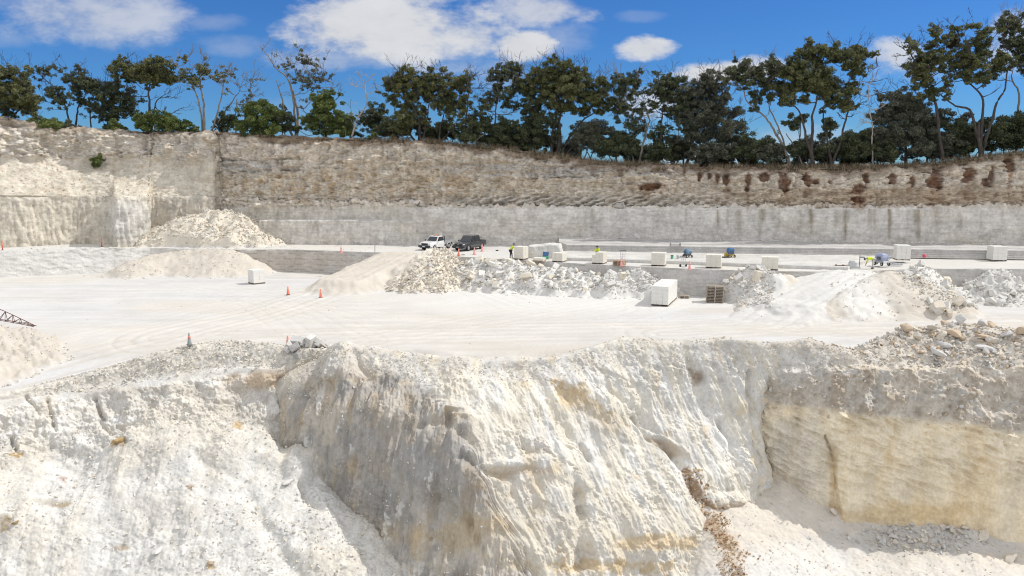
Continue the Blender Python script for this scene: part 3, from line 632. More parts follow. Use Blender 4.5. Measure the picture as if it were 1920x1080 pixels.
dis = rub * (.25 * big + .2 * mdn + .15 * (.4 - f1)) + band * (.5 * big + .62 * mdn + .15 * (.45 - f1) + .16 * (.4 - g1) + .10 * fin + .35) + wall * (.22 * big + .26 * lay * sst(985, 850, PY) + .14 * ver + .05 * fin + .05 * mdn)
PX_ = (PX + 5 * gn(P * .9, 31), PY + 5 * gn(P * .9, 32))
dis += crease([(1548,815),(1562,860),(1566,910),(1575,960)], 3, .35) + crease([(1790,800),(1840,812)], 3, .25)
dis += .5 * sst(1552, 1566, PX + (PY - 860) * -.12 + 4 * gn(P * .7, 3)) * sst(1640, 1580, PX) * wall
dis *= sst(-10, 12, PY - yCr) + .1
P = P + N * dis[..., None]
c = np.zeros(P.shape) + np.array((.80, .70, .525)) * (1 + .07 * mdn + .06 * lay)[..., None]
c = mix(c, OCHRE * 1.3, wall * sst(-.1, .6, fbm(P * np.array([1, 1, .3]), 4, 410, scale=.4)) * .35)
c = mix(c, OCHRE * 1.15, wall * blob(PX, PY, 1700, 965, 130, 22, .7 * mdn) * .55); c = mix(c, OCHRE, wall * blob(PX, PY, 1562, 890, 7, 60, .8 * mdn) * .6)
c = mix(c, GREY * 1.25, wall * blob(PX, PY, 1490, 870, 60, 110, .3 * mdn) * .45)
bc = mix(np.zeros(P.shape) + np.array((.62, .56, .475)), (.44, .375, .295), sst(.0, .5, mdn + .4 * big)); bc = mix(bc, WHITE * .85, sst(.15, .5, fbm(P, 3, 412, scale=.9)) * .55)
c = c * (1 - band[..., None]) + bc * band[..., None]
rc = mix(np.zeros(P.shape) + SAND * .95, GREY * 1.15, sst(.5, .9, idg) * .6)
c = c * (1 - rub[..., None]) + rc * rub[..., None]
c = mix(c, WHITE * .95, blob(PX, PY, 1470, 680, 90, 25, .4 * mdn) * .7)
SHEET['rim_cliff'] = (P, PX, PY)
rock_obj('rim_cliff', P, np.clip(c, .02, .9), FACE)

# pit floor below it
S4 = [[(1180, 890, 57), (1180, 930, 55), (1220, 990, 53), (1240, 1060, 51), (1240, 1140, 48.5), (1240, 1240, 45.7)], [(1300, 880, 57), (1300, 910, 55), (1330, 960, 52.6), (1340, 1030, 50.6), (1340, 1120, 48.2), (1340, 1230, 45.5)], [(1440, 860, 58.8), (1440, 893, 57.3), (1450, 960, 54.1), (1460, 1030, 51.5), (1460, 1120, 48.3), (1460, 1230, 45.4)], [(1530, 895, 58.4), (1530, 938, 56.3), (1540, 995, 53.9), (1545, 1045, 51.7), (1550, 1120, 48.6), (1550, 1230, 45.4)], [(1620, 930, 57.6), (1620, 973, 55.3), (1630, 1018, 53.4), (1635, 1056, 51.5), (1640, 1120, 48.6), (1640, 1230, 45.3)], [(1720, 945, 56.6), (1720, 986, 54.5), (1720, 1025, 52.9), (1720, 1060, 50.9), (1720, 1120, 48.2), (1720, 1230, 45.2)], [(1830, 955, 55.8), (1830, 997, 53.8), (1830, 1032, 52.4), (1830, 1066, 50.5), (1830, 1120, 48), (1830, 1230, 45)], [(1950, 975, 55.0), (1950, 1018, 53.1), (1950, 1045, 51.9), (1950, 1075, 50.3), (1950, 1125, 47.8), (1950, 1230, 44.8)], [(2500, 1010, 53.2), (2500, 1050, 51.3), (2500, 1075, 50.1), (2500, 1100, 48.3), (2500, 1140, 46), (2500, 1240, 43.5)]]
rows = [[cl[k] for cl in S4] for k in range(6)]
P = loft(rows, 620, 330); N = grid_normals(P); N *= np.sign(N[..., 2:3]); PX, PY = PXL(P)
big = fbm(P, 4, 501, scale=.22); mdn = fbm(P, 5, 502, scale=.9); g1, g2, idg = worley(P, 503, 4.5)
P = P + N * (.2 * big + .10 * mdn + .06 * (.4 - g1))[..., None]
c = np.zeros(P.shape) + SAND * .98 * (1 + .05 * mdn)[..., None]
c = mix(c, GREY * 1.1, blob(PX, PY, 1720, 1015, 200, 36, .4 * mdn) * .7)  # shade painted in: greyer where the right wall's shadow falls
dr_, tr_ = seg_dist(PX, PY, [(1340,985),(1372,1040),(1392,1110)])
c = mix(c, (.47, .31, .17), sst(26, 2, dr_ + 26 * mdn) * .75)
c = mix(c, WHITE * .97, blob(PX, PY, 1500, 1060, 120, 40, .4 * mdn) * .7); c = mix(c, WHITE * .92, sst(1040, 1075, PY) * .5); c = mix(c, GREY * 1.1, sst(.8, .95, idg) * .35)
SHEET['pit_floor'] = (P, PX, PY)
rock_obj('pit_floor', P, np.clip(c, .02, .9), GROUND)
PITP = P

# ================================================================== LOOSE STONE
def hull_mesh(seed, flat=1.0, boxy=False):
    r = random.Random(seed); bm = bmesh.new()
    if boxy:
        for sx in (-1, 1):
            for sy in (-1, 1):
                for sz in (-1, 1):
                    bm.verts.new((sx * .5 * r.uniform(.8, 1.05), sy * .36 * r.uniform(.75, 1.1), sz * .32 * flat * r.uniform(.75, 1.1)))
        for _ in range(3): bm.verts.new((r.uniform(-.5, .5), r.uniform(-.38, .38), r.choice((-1, 1)) * .33 * flat))
    else:
        for _ in range(17):
            v = Vector((r.gauss(0, 1), r.gauss(0, 1), r.gauss(0, 1))).normalized()
            v = Vector([math.copysign(abs(q) ** .75, q) for q in v]) * r.uniform(.75, 1.0)
            bm.verts.new((v.x * .55, v.y * .42, v.z * .36 * flat))
    geo = bmesh.ops.convex_hull(bm, input=bm.verts[:])
    for v in [v for v in bm.verts if not v.link_faces]: bm.verts.remove(v)
    if not boxy or True:
        try: bmesh.ops.bevel(bm, geom=bm.edges[:], offset=.03, segments=1, affect='EDGES', profile=.5)
        except Exception: pass
    bmesh.ops.triangulate(bm, faces=bm.faces[:]); bmesh.ops.recalc_face_normals(bm, faces=bm.faces[:])
    return bm
def simple_hull(seed, flat=1.0, n=9):
    r = random.Random(seed); bm = bmesh.new()
    for _ in range(n):
        v = Vector((r.gauss(0, 1), r.gauss(0, 1), r.gauss(0, 1))).normalized() * r.uniform(.8, 1)
        bm.verts.new((v.x * .55, v.y * .45, v.z * .4 * flat))
    bmesh.ops.convex_hull(bm, input=bm.verts[:])
    for v in [v for v in bm.verts if not v.link_faces]: bm.verts.remove(v)
    bmesh.ops.triangulate(bm, faces=bm.faces[:]); bmesh.ops.recalc_face_normals(bm, faces=bm.faces[:])
    bm.verts.index_update()
    V = np.array([v.co[:] for v in bm.verts]); T = np.array([[v.index for v in f.verts] for f in bm.faces]); bm.free()
    return V, T
PEB = [simple_hull(500 + k, random.Random(k).uniform(.6, 1), 8 + k % 4) for k in range(10)]
def rand_rot(n, upright=.5):
    ang = rng.uniform(0, 2 * np.pi, n); tx = rng.normal(0, upright, n); ty = rng.normal(0, upright, n)
    cz, sz = np.cos(ang), np.sin(ang); cx, sx = np.cos(tx), np.sin(tx); cy, sy = np.cos(ty), np.sin(ty)
    Rz = np.zeros((n, 3, 3)); Rz[:, 0, 0] = cz; Rz[:, 0, 1] = -sz; Rz[:, 1, 0] = sz; Rz[:, 1, 1] = cz; Rz[:, 2, 2] = 1
    Rx = np.zeros((n, 3, 3)); Rx[:, 0, 0] = 1; Rx[:, 1, 1] = cx; Rx[:, 1, 2] = -sx; Rx[:, 2, 1] = sx; Rx[:, 2, 2] = cx
    Ry = np.zeros((n, 3, 3)); Ry[:, 1, 1] = 1; Ry[:, 0, 0] = cy; Ry[:, 0, 2] = sy; Ry[:, 2, 0] = -sy; Ry[:, 2, 2] = cy
    return Rz @ Rx @ Ry
def pick(sheet, weight, n):             # n random places on a sheet
    P = SHEET[sheet][0]; wv = np.clip(weight, 0, None)
    a = np.linalg.norm(np.cross(np.gradient(P, axis=0), np.gradient(P, axis=1)), axis=-1)
    q = (wv * np.minimum(a, np.percentile(a, 97))).ravel(); q /= q.sum()
    i = rng.choice(len(q), n, p=q); p = P.reshape(-1, 3)[i].copy()
    p[:, :2] += rng.normal(0, .06, (n, 2)); return p
def sizes(n, lo, hi, power=2.5):
    return lo + (hi - lo) * rng.random(n) ** power
def rubble(name, label, pts, sz, cols, mat=None, sink=.15):
    Vs, Ts, Cs, off = [], [], [], 0
    kind = rng.integers(0, len(PEB), len(pts)); RR = rand_rot(len(pts), .6)
    pal = np.array(cols); ci = rng.integers(0, len(pal), len(pts))
    for k in range(len(PEB)):
        m = np.where(kind == k)[0]
        if not len(m): continue
        V, T = PEB[k]
        sc = sz[m][:, None] * rng.uniform(.75, 1.3, (len(m), 3))
        q = np.einsum('nij,nvj->nvi', RR[m], V[None] * sc[:, None, :]) + pts[m][:, None, :]
        q[..., 2] += (sz[m] * (.32 - sink))[:, None]
        Vs.append(q.reshape(-1, 3)); Ts.append((T[None] + (np.arange(len(m)) * len(V))[:, None, None]).reshape(-1, 3) + off); off += len(m) * len(V)
        cc = pal[ci[m]] * rng.uniform(.88, 1.06, (len(m), 1)); Cs.append(np.repeat(cc, len(V), 0))
    me = np_mesh(name, np.concatenate(Vs), np.concatenate(Ts), False, np.clip(np.concatenate(Cs), .02, .88))
    return tag(link(name, me, mat or STONE), label, 'rubble', None, 'stuff')
def flat_col(me, c):
    at = me.color_attributes.new('Col', 'FLOAT_COLOR', 'POINT')
    at.data.foreach_set('color', np.tile(np.array([*c, 1.0], np.float32), len(me.vertices)))
BOUL = {}
def boulder_mesh(k, c, boxy, flat):
    key = (k, tuple(np.round(c, 3)), boxy)
    if key not in BOUL:
        bm = hull_mesh(900 + k, flat, boxy); me = bpy.data.meshes.new('boulder'); bm.to_mesh(me); bm.free(); flat_col(me, c); me.materials.append(STONE); BOUL[key] = me
    return BOUL[key]
def boulders(name, label, cat, group, pts, sz, cols, boxy=False, sink=.1, tilt=.45):
    protos = [boulder_mesh(k, cols[k % len(cols)], boxy, .75 + .05 * (k % 6)) for k in range(12)]
    first = None
    for i in np.argsort(pts[:, 1])[::-1]:
        r = random.Random(int(i) * 7 + len(pts))
        if first is None: o = first = bpy.data.objects.new(name, protos[0])
        else: o = first.copy(); o.data = protos[r.randrange(12)]
        COL.objects.link(o); s = float(sz[i])
        o.location = (*pts[i][:2], float(pts[i][2]) + s * (.3 - sink)); o.rotation_euler = (r.gauss(0, tilt), r.gauss(0, tilt), r.uniform(0, 6.28)); o.scale = (s * r.uniform(.85, 1.2), s * r.uniform(.85, 1.15), s * r.uniform(.8, 1.15))
        tag(o, label, cat, group)
PALE = [WHITE, WHITE * .96, CREAM, WHITE * .9]; WARM = [CREAM, SAND, SAND * .9, WHITE * .92]; MIXD = [GREY * 1.25, SAND * .92, TAN * 1.25, WHITE * .88, CREAM * .95]
# mid floor heaps
P, PX, PY = SHEET['quarry_floor']
def zone(x0, x1, y0, y1, s=12): return sst(x0 - s, x0 + s, PX) * sst(x1 + s, x1 - s, PX) * sst(y0 - s, y0 + s, PY) * sst(y1 + s, y1 - s, PY)
wd = FON * zone(870, 1150, 465, 545, 6); wc = FON * zone(690, 880, 462, 552, 8) * sst(795, 825, PX + (PY - 475) * 1.35)
boulders('broken_block', 'chunky white broken stone block in the long rubble heap below the bench', 'stone block', 'broken blocks in the long white heap', pick('quarry_floor', wd, 95), sizes(95, .55, 1.15, 1.6), PALE, True, .05, .6)
rubble('rubble', 'white angular rubble filling the long heap below the bench', pick('quarry_floor', wd, 2600), sizes(2600, .12, .55, 2), PALE + [GREY * 1.3])
rubble('rubble', 'cream coloured rubble spilling down beside the sandy ramp', pick('quarry_floor', wc, 3400), sizes(3400, .08, .5, 2.2), WARM)
boulders('broken_block', 'cream angular stone on the rubble slope beside the sandy ramp', 'stone block', 'stones on the cream rubble slope', pick('quarry_floor', wc, 30), sizes(30, .4, .75), WARM, False, .08)
we = FON * zone(1130, 1310, 495, 548, 6)
rubble('rubble', 'pale grey rubble of the low heap behind the big block stack', pick('quarry_floor', we, 1500), sizes(1500, .1, .45, 2), [WHITE * .97, WHITE, GREY * 1.4])
boulders('broken_block', 'pale block fragment on the low heap behind the big block stack', 'stone block', 'block fragments behind the big stack', pick('quarry_floor', we, 24), sizes(24, .5, .95), PALE, True, .05, .6)
wg = FON * zone(1330, 1450, 492, 575, 6)
rubble('rubble', 'grey white rubble banked against the left side of the right ramp', pick('quarry_floor', wg, 1700), sizes(1700, .08, .42, 2.2), [WHITE * .95, WHITE, SAND])
boulders('broken_block', 'white slab tipped on the bank left of the right ramp', 'stone block', 'slabs on the bank left of the right ramp', pick('quarry_floor', wg * sst(545, 505, PY), 18), sizes(18, .5, 1.1), PALE, True, .05, .7)
wj = FON * zone(1690, 1800, 492, 600, 8) * sst(.0, .2, (PX - 1660 - (PY - 500) * .9) / 100)
rubble('rubble', 'white broken stone tumbling down behind the sand mound', pick('quarry_floor', wj, 1300), sizes(1300, .1, .5, 2), PALE)
boulders('broken_block', 'large white broken block tumbling down behind the sand mound', 'stone block', 'blocks behind the sand mound', pick('quarry_floor', wj, 30), sizes(30, .6, 1.5, 1.3), PALE, True, .05, .6)
wk = FON * zone(1800, 1925, 500, 580, 6)
rubble('rubble', 'pale rubble of the cone shaped heap below the bench', pick('quarry_floor', wk, 900), sizes(900, .1, .5, 2), [WHITE * .95, WHITE * .9])
boulders('broken_block', 'big pale angular rock at the foot of the cone shaped heap', 'stone block', 'rocks of the cone shaped heap', pick('quarry_floor', wk * sst(515, 545, PY), 34), sizes(34, .6, 1.4, 1.3), [WHITE * .93, WHITE, WHITE * .88], False, .08, .6)
toe = sst(.0, .12, FON) * sst(.35, .1, FON) * sst(.1, .25, FRG)
rubble('rubble', 'small stones scattered over the white quarry floor and heap toes', np.concatenate([pick('quarry_floor', toe * sst(440, 470, PY), 2600), pick('quarry_floor', np.ones(P.shape[:2]), 900)]), np.concatenate([sizes(2600, .05, .22, 3), sizes(900, .04, .16, 3)]), WARM + [GREY * 1.2])
wm = FON * zone(150, 470, 450, 530) + FON * zone(560, 720, 470, 560) * .35 * sst(790, 820, PX + (PY - 475) * 1.5) + FON * zone(1550, 1800, 505, 612) * .6 + FON * zone(-200, 110, 590, 680) * 1.5 + FON * zone(1380, 1480, 505, 590) * .6
rubble('rubble', 'small sandy stones lying on the ramps and sand mounds', pick('quarry_floor', wm, 4200), sizes(4200, .05, .26, 3.4), [SAND, SAND * .95, CREAM])
# bench: crumbs at the foot of the cliff and the heap under the left corner
P, PX, PY = SHEET['back_cliff']
rubble('rubble', 'pale rockfall heaped at the foot of the cliff behind the ramps', pick('upper_bench', BHEAP, 5200), sizes(5200, .07, .5, 2.8), [CREAM, WHITE * .95, SAND])
rubble('rubble', 'crumbled rock on the sloping waste below the upper beds', pick('back_cliff', sst(420, 395, PX) * sst(292, 310, PY) * sst(385, 370, PY), 2600), sizes(2600, .07, .4, 3), [CREAM, SAND, TAN * 1.3])
u_ = np.linspace(-.60, .62, 2400); u_ = u_ + rng.normal(0, .002, 2400); yy = baseD(u_) - .15 - np.abs(rng.normal(0, .6, 2400)); keep = u_ < .07
yy = np.where(keep, yy, yy); pts = np.stack([u_ * yy, yy, np.where(keep, 3.0, 4.05)], -1)
rubble('rubble', 'line of crumbled stone along the foot of the sawn cliff', pts, sizes(2400, .08, .34, 3), [WHITE * .95, CREAM, GREY * 1.3])
pts = pick('upper_bench', sst(.0, .02, np.broadcast_to(np.linspace(.06, 0, SHEET['upper_bench'][0].shape[0])[:, None], SHEET['upper_bench'][1].shape)) * sst(760, 400, SHEET['upper_bench'][1]), 900)
rubble('rubble', 'loose crumbs along the broken edge of the bench', pts, sizes(900, .06, .3, 2.6), [WHITE * .95, CREAM, SAND])
# near rim and slopes
P, PX, PY = SHEET['talus_slope']
yc = np.interp(PX, [r[0] for r in RIM], [r[1] for r in RIM]); ys = np.interp(PX, [-500,0,150,300,435,515,600], [866,757,735,712,694,696,700])
inb = sst(-6, 2, PY - yc) * sst(4, -6, PY - ys)
rubble('rubble', 'gravel and small stones of the low bank along the left rim', pick('talus_slope', inb * sst(40, 120, PX), 6500), sizes(6500, .04, .26, 3), [WHITE * .93, CREAM, GREY * 1.2, SAND])
rubble('rubble', 'white stones lying down the left quarry slope', np.concatenate([pick('talus_slope', sst(20, 60, PY - ys), 9000), pick('talus_slope', sst(900, 980, PY) * sst(250, 420, PX), 2500)]), np.concatenate([sizes(9000, .03, .26, 4), sizes(2500, .04, .3, 3.5)]), [WHITE, WHITE * .95, CREAM, CREAM * .95, WHITE * .9])
for (px, py, s, col, lab) in ((357,916,.42,TAN * 1.1,'grey brown stone alone on the white left slope'), (395,1056,.62,TAN,'tan stone low on the white left slope'), (540,905,.9,WHITE,'white flat slab stuck in the slope left of the shaded cleft'), (295,1035,.8,WHITE,'white faceted stone low on the left slope'), (225,838,.95,OCHRE * .85,'ochre stained stone in a pocket of the left slope'), (30,985,.6,OCHRE * .55,'brown rusty stone near the left end of the slope')):
    dd = (PX - px) ** 2 + (PY - py) ** 2; p = P.reshape(-1, 3)[dd.argmin()]
    me = boulder_mesh(hash((px, py)) % 12, col, False, .7); o = bpy.data.objects.new('stone', me); COL.objects.link(o); o.location = p + np.array([0, 0, s * .12]); o.scale = (s, s * .9, s * .9); o.rotation_euler = (.4, .2, px * .1); tag(o, lab, 'stone')
# the little stack of sawn offcuts on the rim
off = []
for (px, py, s) in ((545,655,.5),(553,662,.6),(560,650,.7),(566,645,.5),(572,655,.55),(583,648,.7),(590,655,.55),(598,650,.6),(605,648,.45),(577,641,.45),(588,640,.4),(612,652,.4),(556,672,.4),(538,662,.35)):
    dd = (PX - px) ** 2 + (PY - py) ** 2; P2, X2, Y2 = SHEET['front_cliff']; q = P.reshape(-1, 3)[dd.argmin()]
    off.append((q[0], q[1], q[2] + .12, s * 1.55))
off = np.array(off)
boulders('offcut_block', 'grey white sawn offcut in the small pile by the orange cone on the rim', 'stone block', 'offcuts piled on the rim by the cone', off[:, :3], off[:, 3], [GREY * 1.2, WHITE * .9, GREY * .9], True, .0, .6)
P, PX, PY = SHEET['front_cliff']; yc = np.interp(PX, S2['px'][0], S2['py'][0])
rubble('rubble', 'gravel and crumbs on the rounded top of the spur', np.concatenate([pick('front_cliff', sst(-4, 4, PY - yc) * sst(75, 30, PY - yc), 7500), pick('front_cliff', sst(40, 90, PY - yc), 3500)]), np.concatenate([sizes(7500, .03, .2, 3.2), sizes(3500, .03, .24, 4)]), [WHITE * .93, CREAM, GREY * 1.2, SAND])
d, t_ = seg_dist(PX, PY, [(1300,895),(1320,935),(1350,990),(1372,1040),(1390,1100)])
P4, X4, Y4 = SHEET['pit_floor']; d4, t4 = seg_dist(X4, Y4, [(1340,985),(1372,1040),(1390,1110)])
rubble('rubble', 'rusty brown broken stone in the cleft at the foot of the spur', np.concatenate([pick('front_cliff', sst(26, 8, d), 900), pick('pit_floor', sst(34, 4, d4 + 34 * fbm(P4, 3, 9, scale=.8)), 1500)]), np.concatenate([sizes(900, .05, .35, 2), sizes(1500, .03, .26, 3)]), [(.50, .36, .22), (.50, .36, .21), (.30, .17, .09), TAN * 1.2])
rubble('rubble', 'coarse pale scree over the lit pit floor', np.concatenate([pick('pit_floor', np.ones(X4.shape), 5200), pick('pit_floor', blob(X4, Y4, 1730, 1010, 110, 28), 700)]), np.concatenate([sizes(5200, .03, .22, 3.5), sizes(700, .06, .4, 2.5)]), [SAND, CREAM, WHITE * .93, GREY * 1.2])
q = pick('pit_floor', blob(X4, Y4, 1735, 1008, 90, 22, 0, .3), 34)
boulders('fallen_rock', 'grey fallen rock in the shade at the foot of the right pit wall', 'rock', 'fallen rocks at the foot of the right wall', q, sizes(34, .3, .8, 1.6), [GREY * 1.3, SAND, WHITE * .85], False, .1)
for (px, py, s, lab) in ((1815,985,1.35,'long pale boulder leaning at the foot of the right wall'), (1845,1010,1.1,'pale boulder beside the long leaning one'), (1895,1050,1.2,'pale boulder near the right edge of the pit'), (1785,1000,.8,'squat pale boulder amid the fallen rocks'), (1565,965,1.1,'grey boulder under the notch of the right wall')):
    p = P4.reshape(-1, 3)[((X4 - px) ** 2 + (Y4 - py) ** 2).argmin()]
    o = bpy.data.objects.new('boulder', boulder_mesh(px % 12, SAND * 1.02, False, .75)); COL.objects.link(o); o.location = p + np.array([0, 0, .2 * s]); o.scale = (s, s * .8, s * .8); o.rotation_euler = (.3, .5, px * .37); tag(o, lab, 'boulder')
# heap of rocks on the right part of the rim
P, PX, PY = SHEET['rim_cliff']; yc = np.interp(PX, [r[0] for r in RIM], [r[1] for r in RIM]); yT = np.interp(PX, [1440,1520,1600,1700,1920,2500], [694,692,690,694,690,700])
inh = sst(-4, 4, PY - yc) * sst(6, -8, PY - yT)
hp = inh * sst(1590, 1720, PX) * sst(2, 30, PX * .18 - 300 + (690 - PY))
rubble('rubble', 'grey and tan rubble of the heap on the right rim', np.concatenate([pick('rim_cliff', inh * sst(1480, 1640, PX), 8000), pick('rim_cliff', hp, 2500)]), np.concatenate([sizes(8000, .04, .42, 3), sizes(2500, .1, .6, 2)]), MIXD)
hb = inh * sst(1690, 1760, PX) * sst(680, 660, PY)
boulders('heap_rock', 'angular tan or grey rock in the heap on the right rim', 'rock', 'rocks of the heap on the right rim', pick('rim_cliff', hb, 105) + np.array([0, 0, .12]), sizes(105, .4, 1.15, 1.8), MIXD, False, .05, .5)
for (px, py, sx_, sz_, lab) in ((1785,622,2.2,1.3,'largest rounded tan boulder on top of the right rim heap'), (1700,622,1.3,1.1,'grey tan boulder at the left crest of the right rim heap'), (1755,665,1.9,.9,'long white slab at the front of the right rim heap'), (1850,655,1.9,.8,'flat pale slab in the middle of the right rim heap'), (1845,635,1.6,.8,'tilted tan slab behind the flat pale slab'), (1770,650,1.3,1.0,'bluish grey block near the white slab')):
    p = P.reshape(-1, 3)[((PX - px) ** 2 + (PY - py) ** 2).argmin()]
    o = bpy.data.objects.new('boulder', boulder_mesh(px % 12, {1755: WHITE * .93, 1850: GREY * 1.35, 1770: GREY * 1.2}.get(px, TAN * 1.2), False, .8)); COL.objects.link(o); o.location = p + np.array([0, 0, .25 * sz_]); o.scale = (sx_, sz_, sz_); o.rotation_euler = (.2, .15, .2 + px * .01); tag(o, lab, 'boulder')
rubble('rubble', 'stones weathering out of the grey band and lying on the right bumps', np.concatenate([pick('rim_cliff', sst(-8, 8, PY - yT) * sst(20, -10, PY - np.interp(PX, [1440,1600,1920,2500], [752,772,812,828])), 1500), pick('rim_cliff', inh * sst(1640, 1560, PX), 2500)]), np.concatenate([sizes(1500, .06, .4, 3), sizes(2500, .03, .2, 3)]), MIXD)

# ================================================================== TREES, SHRUBS, DRY GRASS
BARK = plain('bark', (.06, .05, .043), .9, var=.35, scale=3.0, bump=.02)
PALEBARK = plain('pale_bark', (.20, .178, .15), .9, var=.25, scale=3.0, bump=.02)
DEADBARK = plain('dead_wood', (.34, .31, .27), .9, var=.2, scale=3.0, bump=.02)
LEAFA = leaf_mat('leaf_olive', (.05, .064, .026), (.125, .14, .055), (.25, .24, .10))
LEAFB = leaf_mat('leaf_dark', (.036, .05, .026), (.08, .10, .05), (.17, .18, .085))
LEAFC = leaf_mat('leaf_bright', (.055, .085, .022), (.12, .165, .045), (.23, .26, .08))
LEAFD = leaf_mat('leaf_greygreen', (.055, .064, .044), (.115, .125, .085), (.21, .215, .15))
class Wood:
    def __init__(s): s.V, s.F, s.n = [], [], 0; s.nodes = []
    def tube(s, pts, r0, r1, sides=6, power=1.0):
        pts = np.asarray(pts); m = len(pts)
        t = np.gradient(pts, axis=0); t /= np.linalg.norm(t, axis=1, keepdims=True) + 1e-9
        ref = np.where(np.abs(t[:, 2:3]) > .9, np.array([[1.0, 0, 0]]), np.array([[0, 0, 1.0]]))
        a = np.cross(t, ref); a /= np.linalg.norm(a, axis=1, keepdims=True) + 1e-9; b = np.cross(t, a)
        k = np.linspace(0, 1, m) ** power; rad = r0 + (r1 - r0) * k
        an = np.linspace(0, 2 * np.pi, sides, endpoint=False)
        ring = pts[:, None, :] + rad[:, None, None] * (np.cos(an)[None, :, None] * a[:, None, :] + np.sin(an)[None, :, None] * b[:, None, :])
        s.V.append(ring.reshape(-1, 3)); i = np.arange(m * sides).reshape(m, sides) + s.n
        j = np.roll(i, -1, axis=1); s.F.append(np.stack([i[:-1], j[:-1], j[1:], i[1:]], -1).reshape(-1, 4)); s.n += m * sides
        return rad
    def limb(s, pts, r0, r1, rr, wig=.12, sides=6, power=.8, keep=True, step=.45):
        pts = np.asarray(pts, float); L = np.linalg.norm(np.diff(pts, axis=0), axis=1).sum(); m = max(4, int(L / step) + 2)
        seg = np.linalg.norm(np.diff(pts, axis=0), axis=1); q = catmull(pts, params(seg, m))
        w = np.cumsum(rr.normal(0, wig * .5, (m, 3)), axis=0); w -= np.linspace(0, 1, m)[:, None] * w[-1]; w[0] = 0
        q = q + w; rad = s.tube(q, r0, r1, sides, power)
        if keep:
            for p, r in zip(q[1:], rad[1:]): s.nodes.append((p, r))
        return q
class Leaves:
    def __init__(s): s.c, s.sz = [], []
    def tuft(s, p, r, n, rr, flat=.7):
        d = rr.normal(0, 1, (n, 3)); d /= np.linalg.norm(d, axis=1, keepdims=True); d *= (rr.random((n, 1)) ** .45) * r; d[:, 2] *= flat
        s.c.append(p + d); s.sz.append(rr.uniform(.8, 1.25, n))
    def build(s, name, mat, parent, rr, ln=.27, wd=.115):
        c = np.concatenate(s.c); z = np.concatenate(s.sz)[:, None]; n = len(c)
        a = rr.normal(0, 1, (n, 3)); a[:, 2] -= .5; a /= np.linalg.norm(a, axis=1, keepdims=True)
        b = np.cross(a, rr.normal(0, 1, (n, 3))); b /= np.linalg.norm(b, axis=1, keepdims=True) + 1e-9
        V = np.stack([c - a * ln * .5 * z, c + b * wd * .5 * z, c + a * ln * .5 * z, c - b * wd * .5 * z], 1).reshape(-1, 3)
        return link(name, np_mesh(name, V, np.arange(n * 4).reshape(n, 4), False), mat, parent)
TWU = TW[:, 0] / TW[:, 1]
def ground_at(px, D):
    u = float(ray(px, 300)[0] / ray(px, 300)[1]); ed = float(np.interp(u, TWU, TW[:, 1]))
    y = ed + max(D, .3); return np.array([u * y, y, float(plateau_z(u, y - ed)) - .08]), y
NTREE = [0]
